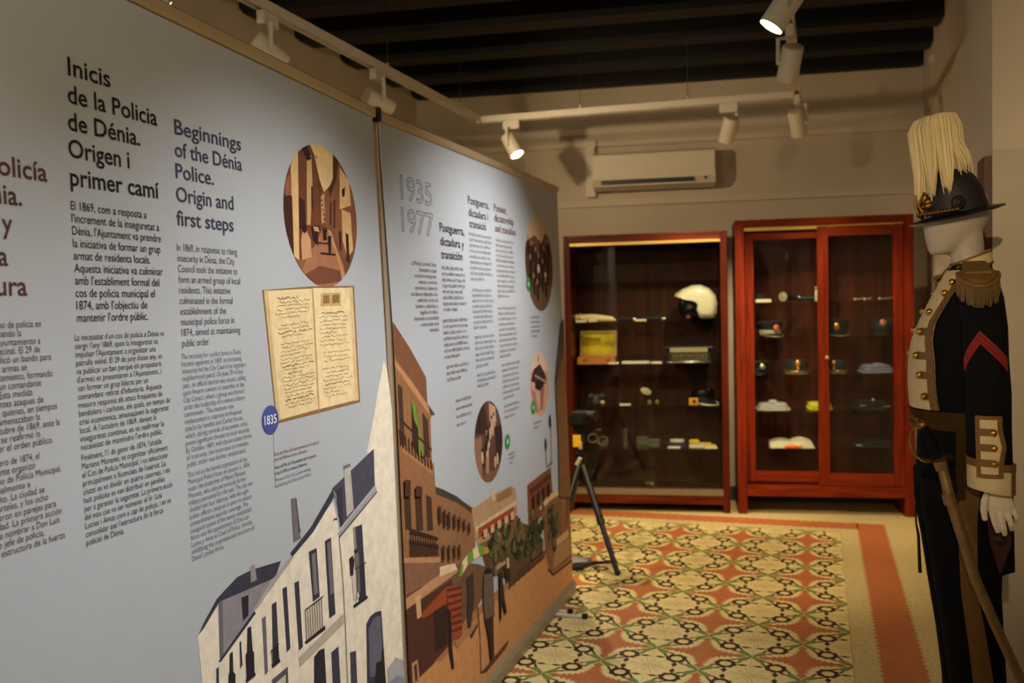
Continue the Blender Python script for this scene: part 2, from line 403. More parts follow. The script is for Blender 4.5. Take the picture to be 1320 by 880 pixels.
def sheet(r, outline):
    n = len(outline); m = MB(); m.add([bpt(u, v, 0) for u, v in outline]+[bpt(u, v, -0.0015) for u, v in outline], [tuple(range(n)), tuple(range(2*n-1, n-1, -1))]+[(i, n+i, n+(i+1) % n, (i+1) % n) for i in range(n)])
    return m.build('printed_sheet', vinyl, r, world=True)

# --- banner of the origins
b1 = banner_frame('nearer large banner headed Inicis de la Policia de Dénia with open book picture', 0.42, 2.50, [(0.9, XB+0.08), (2.0, XB+0.12)])
top_rail(b1, 0.42, 2.478, 2.125, 2.056)
s1 = sheet(b1, [(0.42, 2.124), (2.4724, 2.0557), (2.491, 1.3828), (2.5053, 0.7635), (2.511, 0.28), (2.505, 0.066), (0.42, 0.066)])
K_CA = (34, 28, 32); K_ES = (84, 52, 50); K_EN = (62, 66, 88)
HC = 0.0316
m = MB()
for s, (u, v, e) in zip(['Inicis', 'de la Policia', 'de Dénia.', 'Origen i', 'primer camí'], [(1.2953, 1.9064, 1.3977), (1.2917, 1.8571, 1.5216), (1.289, 1.809, 1.4695), (1.2864, 1.761, 1.4373), (1.287, 1.7113, 1.516)]): tline(m, s, u, v, e, HC, 0.012)
m.build('heading', ink(K_CA), s1, world=True, label='black heading printed in Catalan')
m = MB()
for s, (u, v, e) in zip(['Beginnings', 'of the Dénia', 'Police.', 'Origin and', 'first steps'], [(1.5728, 1.8502, 1.8014), (1.5708, 1.8039, 1.8014), (1.5696, 1.7593, 1.6941), (1.5672, 1.7112, 1.7611), (1.5649, 1.6625, 1.7572)]): tline(m, s, u, v, e, HC*0.96, 0.010)
m.build('heading', ink(K_EN), s1, world=True, label='slate blue heading printed in English')
m = MB(); UE0 = 1.0063
for s, v, e in zip(['Inicios', 'de la Policía', 'de Dénia.', 'Origen y', 'primera', 'andadura'], [1.7588, 1.711, 1.6645, 1.6182, 1.5644, 1.5164], [1.1247, 1.2362, 1.1804, 1.1589, 1.146, 1.1808]): tline(m, s, UE0, v, e, HC, 0.012)
m.build('heading', ink(K_ES), s1, world=True, label='brown heading printed in Spanish, cut by the picture edge')
def para(lines, u0, v0, v1, ends, caph, col, bold=0.0, u0b=None, name='paragraph', du=0.0):
    m = MB(); n = len(lines)
    for i, s in enumerate(lines):
        t = i/(n-1) if n > 1 else 0
        tline(m, s, u0, v0+(v1-v0)*t, ends[i], caph, bold)
    return m.build(name, ink(col), s1, world=True)
def rel_ends(lines, u0, full):
    L = max(len(s) for s in lines); return [u0+full*len(s)/L for s in lines]
LCA1 = ['El 1869, com a resposta a', "l'increment de la inseguretat a", "Dénia, l'Ajuntament va prendre", 'la iniciativa de formar un grup', 'armat de residents locals.', 'Aquesta iniciativa va culminar', "amb l'establiment formal del", 'cos de policia municipal el', "1874, amb l'objectiu de", "mantenir l'ordre públic."]
u0, v0, _ = (1.2848, 1.6682, 1.4783); v1 = 1.4699
para(LCA1, u0, v0, v1, [1.4761, 1.5106, 1.514, 1.5106, 1.4803, 1.514, 1.5026, 1.4881, 1.465, 1.465], 0.0152, K_CA, 0.0)
LCA2 = ["La necessitat d'un cos de policia a Dénia va", "sorgir l'any 1869, quan la inseguretat va", "impulsar l'Ajuntament a organitzar una", "patrulla veïnal. El 29 de juny d'eixe any, es", 'va publicar un ban perquè els propietaris', "d'armes es presentaren a l'Ajuntament, i", 'van formar un grup liderat per un', "comandant retirat d'Infanteria. Aquesta", 'mesura responia als atacs freqüents de', 'bandolers i carlistes, els quals, en temps de', 'crisi econòmica, amenaçaven la seguretat', "local. A l'octubre de 1869, davant la", 'inseguretat contínua, es va reafirmar la', "necessitat de mantindre l'ordre públic."]
u0 = 1.2766
para(LCA2, u0, 1.4371, 1.2429, [1.5077, 1.4885, 1.4818, 1.4986, 1.4952, 1.4941, 1.4555, 1.493, 1.4941, 1.5157, 1.51, 1.4729, 1.4941, 1.4885], 0.0108, K_CA, -0.004)
LCA3 = ["Finalment, l'1 de gener de 1874, l'alcalde", 'Mariano Morante, va organitzar oficialment', 'el Cos de Policia Municipal, i va seleccionar', "principalment a llicenciats de l'exèrcit. La", 'ciutat es va dividir en quatre casernes, i els', 'huit policies es van distribuir en parelles', 'per a garantir la seguretat. La primera acció', 'del nou cos va ser nomenar el Sr. Luis', 'Lucies i Amat com a cap de policia, i es va', "consolidar així l'estructura de la força", 'policial de Dénia.']
para(LCA3, u0, 1.224, 1.0723, [1.4849, 1.5007, 1.5019, 1.4928, 1.5041, 1.4872, 1.5087, 1.4771, 1.5019, 1.4783, 1.3694], 0.0108, K_CA, -0.004)
LEN1 = ['In 1869, in response to rising', 'insecurity in Dénia, the City', 'Council took the initiative to', 'form an armed group of local', 'residents. This initiative', 'culminated in the formal', 'establishment of the', 'municipal police force in', '1874, aimed at maintaining', 'public order.']
u0 = 1.5614
para(LEN1, u0, 1.6099, 1.4123, [1.7654, 1.7538, 1.7625, 1.7713, 1.7337, 1.7394, 1.714, 1.7423, 1.7625, 1.6517], 0.0150, (92, 94, 106), -0.003)
LEN2 = ['The necessity for a police force in Denia', 'became apparent in 1869, as increasing', 'insecurity led the City Council to organize a', 'neighborhood patrol. On June 29 of that', 'year, an official decree was issued, calling', 'upon firearm owners to assemble at the', 'City Council, where a group was formed', 'under the leadership of a retired infantry', 'commander. This measure was', 'implemented in response to frequent', 'attacks by bandits and Carlist forces,', 'which, during periods of economic crisis,', 'posed significant threats to local security.', 'By October 1869, with the persistent threat', 'of insecurity, the imperative to maintain', 'public order was further emphasized.']
u0 = 1.5567
para(LEN2, u0, 1.3868, 1.163, [1.7606, 1.7621, 1.7798, 1.765, 1.7738, 1.7665, 1.765, 1.7679, 1.7233, 1.7533, 1.7562, 1.7738, 1.7798, 1.7857, 1.7709, 1.7606], 0.0108, (108, 110, 122), -0.006)
LEN3 = ['This led to the formal organization of the', 'Municipal Police Force on January 1, 1874,', 'under the leadership of Mayor Mariano', 'Morante, who selected primarily former', 'military personnel for the task. The city was', 'divided into four districts, with the eight', 'police officers assigned in pairs to ensure', 'comprehensive security coverage. The', 'inaugural action of the newly established', 'force was the appointment of Don Luis', 'Lucies y Amat as Chief of Police, thereby', 'solidifying the organizational structure of', "Denia's police force."]
para(LEN3, u0, 1.1424, 0.9675, [1.7631, 1.7734, 1.7543, 1.7572, 1.7794, 1.7631, 1.7734, 1.7587, 1.7705, 1.7587, 1.7705, 1.7779, 1.6638], 0.0108, (108, 110, 122), -0.006)
LES2 = ['La necesidad de un cuerpo de policía en', 'Dénia surgió en 1869, cuando la', 'inseguridad impulsó al Ayuntamiento a', 'organizar una patrulla vecinal. El 29 de', 'junio de ese año se publicó un bando para', 'que los propietarios de armas se', 'presentaran en el Ayuntamiento, formando', 'un grupo liderado por un comandante', 'retirado de Infantería. Esta medida', 'respondía a los frecuentes ataques de', 'bandoleros y carlistas, quienes, en tiempos', 'de crisis económica, amenazaban la', 'seguridad local. En octubre de 1869, ante la', 'continua inseguridad, se reafirmó la', 'necesidad de mantener el orden público.']
LES3 = ['Finalmente, el 1 de enero de 1874, el', 'alcalde Mariano Morante organizó', 'oficialmente el Cuerpo de Policía Municipal,', 'y seleccionó principalmente a', 'licenciados del ejército. La ciudad se', 'dividió en cuatro cuarteles, y los ocho', 'policías se distribuyeron en parejas para', 'garantizar la seguridad. La primera acción', 'del nuevo cuerpo fue nombrar a Don Luis', 'Lucies y Amat como jefe de policía,', 'consolidando así la estructura de la fuerza']
ue = [1.2048, 1.1637, 1.2015, 1.1999, 1.2221, 1.1708, 1.2228, 1.1983, 1.1793, 1.2007, 1.2288, 1.1919, 1.2328, 1.1903, 1.2162]
u0 = ue[12]-(0.23829999999999996)*1.02
para(LES2, u0, 1.4635, 1.2659, ue, 0.0112, K_ES, -0.004)
para(LES3, u0, 1.2433, 1.0992, [1.1858, 1.1763, 1.2298, 1.1639, 1.1922, 1.1986, 1.2149, 1.2257, 1.2198, 1.1866, 1.2298], 0.0112, K_ES, -0.004)
m = MB()
for s, (u, v, e), c in zip(['Acta del Pleno del Ayuntamiento por la que se', 'crea la Milicia urbana dianense.', "Acta del Ple de l'Ajuntament per la qual es", 'crea la Milícia urbana dianense.', 'Minutes of the City Council meeting', 'establishing the Dénia Urban Militia.'], [(1.8714, 1.1348, 2.0775), (1.8703, 1.122, 2.0207), (1.8719, 1.103, 2.0604), (1.8707, 1.0892, 2.0178), (1.8725, 1.073, 2.0313), (1.8713, 1.0592, 2.0335)], (1, 1, 0, 0, 2, 2)): tline(m, s, u, v, e, 0.0085, 0.0, mi=c)
ribbon(m, (1.8731, 1.1905), (1.8696, 1.0586), 0.0012, 0.001, 2)
m.build('caption', [ink(K_CA), ink((120, 84, 78)), ink((120, 122, 134))], s1, world=True)
# round photograph of a street
cu, cv, cr = (2.1536, 1.731, 0.1883)
street = [((118, 74, 50), circle_uv(cu, cv, cr)),
 ((228, 196, 140), [(2.1039, 1.9158), (2.2211, 1.9399), (2.2267, 1.8881), (2.2158, 1.8287), (2.1664, 1.7959), (2.1446, 1.8303), (2.1255, 1.8888)]),
 ((112, 68, 48), [(2.0484, 1.8921), (2.0947, 1.9193), (2.125, 1.8837), (2.1487, 1.8206), (2.1481, 1.7075), (2.0886, 1.6979), (2.0631, 1.6064), (2.0241, 1.6049)]),
 ((226, 188, 132), [(2.0096, 1.8619), (2.0452, 1.8867), (2.0263, 1.6089), (2.0001, 1.6185), (1.9982, 1.7347)]),
 ((70, 38, 30), [(1.9682, 1.7701), (2.0075, 1.7695), (2.0028, 1.6186), (1.9665, 1.6553)]),
 ((150, 98, 68), [(1.9799, 1.8049), (2.0083, 1.8278), (2.0051, 1.7717), (1.9765, 1.7662)]),
 ((206, 164, 112), [(2.0862, 1.878), (2.1098, 1.8865), (2.1086, 1.8107), (2.089, 1.703), (2.0718, 1.7017)]),
 ((58, 32, 26), [(2.0619, 1.8991), (2.0909, 1.9087), (2.1098, 1.8764), (2.0871, 1.8681)]),
 ((64, 36, 28), [(2.0392, 1.7705), (2.0663, 1.7634), (2.0653, 1.6912), (2.0336, 1.6889)]),
 ((80, 46, 34), [(2.1013, 1.8048), (2.1098, 1.8032), (2.1083, 1.7449), (2.0966, 1.7439)]),
 ((140, 92, 66), [(2.1453, 1.7843), (2.1896, 1.8047), (2.1859, 1.7), (2.1431, 1.7071)]),
 ((206, 160, 116), [(2.1473, 1.7845), (2.1661, 1.7927), (2.1607, 1.7137), (2.1465, 1.7126)]),
 ((136, 88, 62), [(2.2234, 1.9087), (2.269, 1.8834), (2.3339, 1.8045), (2.3388, 1.678), (2.2545, 1.6192), (2.188, 1.7002), (2.1758, 1.7876), (2.2163, 1.834)]),
 ((84, 48, 34), [(2.2234, 1.9087), (2.2536, 1.892), (2.2344, 1.8363), (2.196, 1.7845), (2.1896, 1.8047), (2.2168, 1.8394)]),
 ((222, 184, 128), [(2.2573, 1.8738), (2.307, 1.8425), (2.3117, 1.7748), (2.2462, 1.7578)]),
 ((218, 178, 124), [(2.2571, 1.7588), (2.3061, 1.7525), (2.313, 1.649), (2.2771, 1.6256), (2.2542, 1.6729)]),
 ((66, 36, 28), [(2.2351, 1.6983), (2.2489, 1.6966), (2.2457, 1.6403), (2.2337, 1.6503)]),
 ((66, 36, 28), [(2.2728, 1.6956), (2.289, 1.6913), (2.2889, 1.6098), (2.2717, 1.6156)]),
 ((72, 40, 30), [(2.195, 1.7739), (2.2033, 1.7737), (2.1953, 1.7112), (2.1869, 1.7105)]), ((72, 40, 30), [(2.2165, 1.7814), (2.2249, 1.7812), (2.2153, 1.7022), (2.2068, 1.7015)]),
 ((48, 28, 24), [(2.2623, 1.8129), (2.2807, 1.8231), (2.2783, 1.7986), (2.2646, 1.7917)]),
 ((168, 116, 86), [(1.9957, 1.5892), (2.0626, 1.6213), (2.1032, 1.6484), (2.1471, 1.6972), (2.1875, 1.6949), (2.2529, 1.6031), (2.2687, 1.5388), (2.045, 1.5314)]),
 ((120, 74, 54), [(2.0394, 1.5709), (2.128, 1.5987), (2.2514, 1.5869), (2.2597, 1.5602), (2.0938, 1.547)]),
 ((196, 146, 106), [(2.1735, 1.6991), (2.1937, 1.6943), (2.2736, 1.5442), (2.2421, 1.5358), (2.2313, 1.6023)]),
 ((142, 92, 68), [(1.993, 1.6085), (2.0619, 1.6138), (2.031, 1.5805), (2.0083, 1.5799)]),
 ((208, 160, 118), [(2.0477, 1.6825), (2.0669, 1.6888), (2.0853, 1.6625), (2.0871, 1.6199), (2.0393, 1.6104), (2.0383, 1.6597)]), ((50, 30, 26), circle_uv(*(2.0569, 1.6916), 0.012)),
 ((52, 30, 26), [(2.0905, 1.6981), (2.13, 1.7051), (2.1366, 1.6913), (2.1242, 1.6853), (2.1228, 1.6495), (2.0969, 1.6632)]),
 ((48, 28, 24), [(2.1471, 1.6972), (2.1725, 1.699), (2.1645, 1.6674), (2.1492, 1.6664)]), ((48, 28, 24), [(2.1736, 1.6783), (2.1925, 1.6822), (2.1856, 1.631), (2.1734, 1.6325)]),
 ((206, 158, 116), [(2.1002, 1.6998), (2.1255, 1.6997), (2.1323, 1.6879), (2.1069, 1.6882)]),
 ((58, 34, 28), [(2.1313, 1.6346), (2.213, 1.6334), (2.2103, 1.628), (2.1307, 1.6285)]), ((58, 34, 28), [(2.1044, 1.6612), (2.174, 1.6601), (2.1736, 1.6565), (2.1039, 1.6561)])]
for k in range(16):
    x = 300+k % 2*8; y = 110+k*16
    street.append(((70, 40, 32), [(a+dx, b+dy) for (a, b), (dx, dy) in zip([(2.1304, 1.8896)]*4, [(0, 0), (0.005, -0.002), (0.006, -0.010), (0.001, -0.008)])]) if k == 0 else ((92, 56, 42), [(cu-0.02+0.0022*k+dx, cv+0.12-0.0125*k+dy) for dx, dy in [(0, 0), (0.006, 0.0), (0.006, -0.006), (0, -0.006)]]))
m = MB(); mats = poly_layer(m, street, 0.0006, clipc=(cu, cv, cr)); m.build('round_photograph', mats, s1, world=True, label='sepia photograph of an old street')
# open manuscript book
bl, bt, br = [(1.8918, 1.2161), (1.864, 1.5298), (2.0839, 1.5398)]; bm_, btr, bbr = [(2.0852, 1.2204), (2.2965, 1.5445), (2.3011, 1.2237)]
book = [((150, 112, 74), [(1.8578, 1.5315), (2.0858, 1.5438), (2.3077, 1.548), (2.3121, 1.2181), (2.0861, 1.2138), (1.888, 1.2109)]), ((214, 190, 140), [(1.864, 1.5298), (1.8803, 1.5318), (1.9054, 1.2181), (1.8918, 1.2161)]), ((222, 198, 148), [(2.2757, 1.5421), (2.2983, 1.5445), (2.3036, 1.2256), (2.2805, 1.2237)]),
 ((236, 216, 168), [(1.8801, 1.5299), (2.0814, 1.5377), (2.0831, 1.2233), (1.9054, 1.2181)]), ((240, 220, 172), [(2.0854, 1.5388), (2.2801, 1.5421), (2.2807, 1.2258), (2.087, 1.2228)]), ((196, 166, 116), [(2.0787, 1.5377), (2.0876, 1.5378), (2.0894, 1.2236), (2.0815, 1.2224)]),
 ((206, 172, 116), [(2.1231, 1.5259), (2.2307, 1.5287), (2.2272, 1.4925), (2.1199, 1.4911)]), ((150, 116, 72), [(2.1345, 1.5198), (2.167, 1.521), (2.1649, 1.4991), (2.1325, 1.4982)]), ((150, 116, 72), [(2.1835, 1.5215), (2.2215, 1.5223), (2.2193, 1.5), (2.1814, 1.4991)])]
m = MB(); mats = poly_layer(m, book, 0.0008); mats.append(ink((92, 66, 40))); mi = len(mats)-1; rb = random.Random(5)
def page(c00, c10, c01, c11, rows, skip):
    for k in range(rows):
        t = 0.05+0.92*k/rows
        if k in skip: continue
        a = [c00[i]+(c01[i]-c00[i])*t for i in (0, 1)]; b = [c10[i]+(c11[i]-c10[i])*t for i in (0, 1)]
        s0 = 0.10+0.12*rb.random(); s1_ = 0.96-0.14*rb.random()*(1 if k % 5 else 3)
        n = 34; pa = None
        for q in range(n):
            s = s0+(s1_-s0)*q/(n-1); p = (a[0]+(b[0]-a[0])*s, a[1]+(b[1]-a[1])*s+rb.uniform(-0.0032, 0.0032))
            if pa and rb.random() > 0.14: ribbon(m, pa, p, 0.0011 if k % 9 else 0.0019, 0.0014, mi)
            pa = p
page(*[(1.8796, 1.5243), (2.0811, 1.5337), (1.9059, 1.2237), (2.0836, 1.2283)], 30, (6, 11))
page(*[(2.0881, 1.4853), (2.2748, 1.4878), (2.088, 1.2339), (2.2814, 1.2323)], 22, (9, 13))
m.build('book_photograph', mats, s1, world=True, label='picture of an open handwritten book')
m = MB(); bu, bv = (1.8629, 1.2234); mats = poly_layer(m, [((74, 86, 158), circle_uv(bu, bv, 0.0345, 36))], 0.0016); mats.append(ink((225, 225, 232)))
tline(m, '1835', bu-0.025, bv-0.010, bu+0.025, 0.021, 0.01, 0.0020, mi=1); m.build('year_badge', mats, s1, world=True, label='blue disc reading 1835')
# town houses printed along the foot
CRM = (240, 232, 214); DK = (62, 62, 78); DK2 = (48, 46, 56)
town = [(CRM, [(1.5616, 0.8083), (1.6314, 0.8561), (1.6289, 0.7329), (1.7664, 0.7974), (1.9277, 0.8794), (2.1356, 0.9696), (2.164, 0.8698), (2.3835, 0.9571), (2.3386, 1.0722), (2.3857, 1.156), (2.4269, 1.2432), (2.4724, 1.3258), (2.4918, 1.2929), (2.5104, 1.1749), (2.5162, 0.5284), (2.5094, 0.3108), (2.4996, 0.218), (1.561, 0.6334), (1.5681, 0.7082)]),
 (DK, [(1.5636, 0.81), (1.5816, 0.8288), (1.6303, 0.8663), (1.7048, 0.8918), (1.7636, 0.8922), (1.8781, 0.8804), (1.855, 0.8514), (1.8334, 0.8476), (1.6393, 0.8573), (1.5807, 0.8172)]),
 ((146, 144, 152), [(1.6363, 0.857), (1.8335, 0.8483), (1.8082, 0.8251), (1.7611, 0.8004), (1.6288, 0.7317)]), ((110, 108, 118), [(1.6363, 0.857), (1.649, 0.8555), (1.6428, 0.7338), (1.6288, 0.7317)]),
 (DK2, [(1.7152, 0.8422), (1.7427, 0.84), (1.7389, 0.7947), (1.7169, 0.7879)]),
 ((176, 172, 172), [(1.8331, 0.8443), (1.928, 0.8835), (1.9335, 0.8737), (1.772, 0.7982), (1.7568, 0.8005)]), (DK, [(1.6229, 0.7315), (1.7609, 0.7979), (1.7668, 0.7894), (1.6324, 0.7278)]),
 (DK, [(1.9196, 0.8886), (2.0176, 0.9279), (2.1263, 0.9965), (2.139, 1.0053), (2.1426, 0.9803), (2.03, 0.914), (1.9287, 0.8764)]),
 ((78, 78, 94), [(2.1316, 1.0053), (2.2021, 1.024), (2.381, 1.0738), (2.3773, 0.9666), (2.1662, 0.8924), (2.1639, 0.9812)]), ((60, 60, 74), [(2.1531, 0.9949), (2.1873, 0.9997), (2.1837, 0.8975), (2.1662, 0.8924)]),
 ((170, 168, 166), [(2.1497, 0.8795), (2.384, 0.962), (2.3878, 0.9463), (2.1577, 0.8683)]), ((92, 90, 100), [(2.1564, 0.8702), (2.388, 0.9479), (2.3893, 0.9426), (2.1573, 0.8638)]),
 ((118, 112, 122), [(1.9339, 1.0192), (1.9542, 1.0178), (1.9628, 0.941), (1.9706, 0.9121), (1.9368, 0.9107)]), ((82, 80, 90), [(1.9542, 1.0178), (1.9592, 1.0154), (1.9678, 0.9384), (1.9721, 0.9281), (1.9615, 0.9271)]),
 ((150, 146, 150), [(1.7545, 0.9013), (1.7721, 0.9016), (1.7766, 0.8643), (1.7535, 0.864)]), ((192, 188, 182), [(2.2016, 1.0513), (2.2366, 1.0522), (2.2451, 0.9243), (2.204, 0.913)]), ((120, 118, 126), [(2.1987, 1.0541), (2.2369, 1.0553), (2.2391, 1.0455), (2.2009, 1.0444)]),
 (DK, [(2.2484, 0.8743), (2.2881, 0.8729), (2.2928, 0.6631), (2.2468, 0.6567)]), ((150, 140, 132), [(2.2355, 0.8758), (2.2485, 0.8751), (2.251, 0.8005), (2.2375, 0.7962)]),
 (DK, [(2.0828, 0.8765), (2.1152, 0.8789), (2.1193, 0.6717), (2.0866, 0.6705)]), ((120, 118, 124), [(2.0937, 0.8686), (2.1113, 0.8693), (2.1159, 0.7305), (2.098, 0.7285)]),
 (DK, [(2.0027, 0.8694), (2.0411, 0.8695), (2.0446, 0.7413), (2.0111, 0.7394)]), ((126, 124, 128), [(2.0153, 0.8595), (2.0333, 0.8599), (2.0374, 0.7546), (2.0179, 0.7533)]),
 (DK, [(1.9304, 0.8114), (1.951, 0.8109), (1.954, 0.6437), (1.9355, 0.6406)]), (DK, [(1.8782, 0.8132), (1.8966, 0.8131), (1.8991, 0.6603), (1.8825, 0.656)]), (DK, [(1.8307, 0.7899), (1.8496, 0.7906), (1.849, 0.648), (1.8228, 0.6472)]),
 ((110, 108, 116), [(1.7887, 0.7703), (1.8035, 0.7713), (1.8013, 0.6408), (1.7895, 0.6374)]), (DK2, [(1.7312, 0.7676), (1.7452, 0.768), (1.7486, 0.6549), (1.7181, 0.6528)]), (DK, [(1.6997, 0.7461), (1.7061, 0.7482), (1.7067, 0.6931), (1.6978, 0.6876)]),
 (DK2, [(1.6628, 0.7344), (1.6741, 0.7359), (1.669, 0.5919), (1.6495, 0.6005)]), (DK, [(1.6152, 0.7197), (1.623, 0.721), (1.619, 0.6139), (1.6078, 0.6189)]),
 (DK, [(2.274, 0.4234), (2.2853, 0.5877), (2.309, 0.6017), (2.3408, 0.6035), (2.3795, 0.5958), (2.3886, 0.3602), (2.3866, 0.268), (2.2771, 0.3165)]), ((104, 104, 122), [(2.2971, 0.569), (2.3323, 0.5898), (2.3712, 0.5852), (2.3786, 0.4064), (2.2921, 0.4324)]), ((40, 36, 42), [(2.3215, 0.4124), (2.3331, 0.4574), (2.3651, 0.4536), (2.3719, 0.4845), (2.3828, 0.4839), (2.3886, 0.3602), (2.3866, 0.268), (2.3036, 0.3048)]),
 ((70, 70, 86), [(2.1871, 0.543), (2.2186, 0.5361), (2.216, 0.3435), (2.1788, 0.36)]), (DK2, [(1.9963, 0.5208), (2.0036, 0.5995), (2.0293, 0.6075), (2.0543, 0.6034), (2.0558, 0.4965), (2.0539, 0.4153), (1.9945, 0.4416)]),
 ((66, 66, 84), [(2.0883, 0.5797), (2.1258, 0.5826), (2.1279, 0.3825), (2.0875, 0.4004)]), ((90, 88, 98), [(1.8165, 0.616), (1.8831, 0.6212), (1.879, 0.4927), (1.8084, 0.5239)]), ((210, 202, 184), [(1.8306, 0.6022), (1.8719, 0.6062), (1.8672, 0.4979), (1.8231, 0.5174)]),
 ((190, 182, 168), [(1.934, 0.6242), (2.1592, 0.6601), (2.1598, 0.6336), (1.937, 0.6004)]),
 (DK2, [(1.9627, 0.6527), (2.0626, 0.6607), (2.0644, 0.6496), (1.97, 0.6451)]), (DK2, [(2.2149, 0.6646), (2.2982, 0.6663), (2.3008, 0.6574), (2.2205, 0.6549)]), (DK2, [(1.8162, 0.6518), (1.8517, 0.6518), (1.8534, 0.6443), (1.8199, 0.6416)]), (DK2, [(1.7142, 0.6569), (1.7511, 0.6591), (1.7526, 0.6507), (1.7177, 0.6478)]),
 ((212, 204, 192), [(2.2136, 0.783), (2.2298, 0.7841), (2.2386, 0.7404), (2.2521, 0.6766), (2.2192, 0.675)]), ((46, 42, 48), [(2.2054, 0.797), (2.225, 0.8011), (2.2332, 0.7855), (2.2228, 0.745), (2.2072, 0.7495)]), ((120, 112, 112), [(2.2351, 0.8048), (2.2519, 0.8099), (2.2603, 0.7941), (2.2597, 0.6863), (2.2372, 0.6932)]), ((44, 40, 46), [(2.2325, 0.8118), (2.2458, 0.8146), (2.2549, 0.8059), (2.2443, 0.7991)]),
 ((44, 40, 48), [(1.7189, 0.7116), (1.7324, 0.7195), (1.7508, 0.7062), (1.7486, 0.6549), (1.7187, 0.6602)]), ((44, 40, 48), [(1.6552, 0.6917), (1.666, 0.7), (1.6788, 0.6824), (1.671, 0.5911), (1.6476, 0.6014)]),
 ((176, 176, 186), [(2.4016, 0.4143), (2.4563, 0.4276), (2.5086, 0.3991), (2.4996, 0.218), (2.4009, 0.2617)]), ((140, 144, 168), [(2.4046, 0.3707), (2.46, 0.37), (2.5071, 0.3469), (2.4996, 0.218), (2.4045, 0.2601)])]
m = MB(); mats = poly_layer(m, town, 0.0006, span=(0.5, 2.5105)); mats.append(ink(DK2)); mi = len(mats)-1
for a, b in zip([(2.1561, 0.8672), (2.1644, 0.7619), (2.1664, 0.6221), (1.9725, 0.7302), (1.9831, 0.7296), (1.9939, 0.7304), (2.0049, 0.7313), (2.016, 0.7335), (2.0271, 0.7343), (2.0385, 0.7366), (2.05, 0.7389), (2.2601, 0.7582), (2.2735, 0.7592), (2.2871, 0.7603), (2.25, 0.7562), (1.8193, 0.6875), (1.8287, 0.6875), (1.8381, 0.6874), (1.8453, 0.6882)], [(2.1644, 0.7619), (2.1664, 0.6221), (2.1614, 0.3755), (1.9717, 0.6488), (1.9824, 0.6492), (1.9933, 0.6497), (2.0043, 0.6509), (2.0153, 0.6513), (2.0264, 0.6518), (2.0377, 0.6523), (2.0491, 0.6535), (2.2604, 0.6604), (2.2739, 0.661), (2.2875, 0.6615), (2.2312, 0.6649), (1.8207, 0.65), (1.8301, 0.6498), (1.8396, 0.6502), (1.8468, 0.6502)]): ribbon(m, a, b, 0.0028, 0.0026, mi)
for a, b in zip([(1.9699, 0.731), (2.2339, 0.7592), (1.8142, 0.6827), (2.1313, 0.9235), (2.1424, 0.9933)], [(2.0613, 0.7384), (2.3008, 0.7614), (1.8501, 0.6885), (2.152, 0.9203), (2.1615, 0.9242)]): ribbon(m, a, b, 0.0030, 0.0026, mi)
m.build('town_photograph', mats, s1, world=True, label='blue-toned photograph of cream town houses')

# --- banner of 1935 to 1977
b2 = banner_frame('farther banner headed 1935 1977 with coloured street scene along its foot', 2.56, 4.49, [(4.1731, -1.1503), (4.1244, -1.0656)])
top_rail(b2, 2.515, 4.503, 2.054, 2.056)
MB().box(XB-KB*2.06-0.03, XB-KB*2.06+0.013, 2.490, 2.511, 2.045, 2.088, 0.003).build('rail_clip', black_pl, b1, world=True)
es = MB(); es.add([bpt(u, v, o) for o in (-0.006, -0.009) for u, v in ((2.513, 0.07), (2.60, 0.07), (2.60, 2.04), (2.513, 2.04))], [(0, 1, 2, 3), (7, 6, 5, 4), (0, 4, 5, 1), (1, 5, 6, 2), (2, 6, 7, 3), (3, 7, 4, 0)])
es.build('edge_strip', mat('beige_edge_strip', (150, 134, 114), 0.7, var=0.05), b2, world=True, label='plain beige strip in the gap beside the sheet')
s2 = sheet(b2, [(2.5135, 2.053), (4.5005, 2.0544), (4.5034, 0.066), (2.562, 0.066), (2.5595, 0.3082), (2.5685, 0.7474), (2.5452, 1.445)])
m = MB()
tline(m, '1935', *(2.6439, 1.8292, 2.8912), 0.075, outline=True); tline(m, '1977', *(2.641, 1.7259, 2.8935), 0.075, outline=True)
m.build('year_numerals', ink((86, 84, 96)), s2, world=True, label='outlined years 1935 and 1977')
H2 = 0.030
for lines, cc, lab in (((('Postguerra,', (2.9471, 1.7476, 3.1798)), ('dictadura y', (2.9479, 1.699, 3.1716)), ('transición', (2.9496, 1.6532, 3.1509))), (44, 32, 36), 'black heading printed in Spanish'),
                  ((('Postguerra,', (3.2322, 1.8716, 3.4629)), ('dictadura i', (3.2347, 1.825, 3.4483)), ('transició', (3.2363, 1.7833, 3.421))), (74, 74, 90), 'grey heading printed in Catalan'),
                  ((('Postwar,', (3.5243, 1.8706, 3.6844)), ('dictatorship', (3.5229, 1.8294, 3.772)), ('and transition', (3.527, 1.787, 3.7945))), (106, 84, 78), 'brown heading printed in English')):
    m = MB()
    for s, (u, v, e) in lines: tline(m, s, u, v, e, H2, 0.010)
    m.build('heading', ink(cc), s2, world=True, label=lab)
m = MB(); L = ['La Policía Local de Dénia', 'desempeña un papel', 'crucial en emergencias,', 'eventos y servicios', 'comunitarios. Además de', 'sus labores habituales, han', 'combinado carreras de', 'bombero y ambulancia, y', 'regulan el tráfico,', 'mostrando su versatilidad', 'y compromiso con la', 'comunidad.']
va, vb = 1.6218, 1.4005; ur = 2.903; wl = 0.20030000000000037
for i, s in enumerate(L): tline(m, s, ur-wl*len(s)/25, va+(vb-va)*i/11, ur, 0.0135, -0.002)
m.build('paragraph', ink((70, 58, 62)), s2, world=True)
rs = random.Random(11)
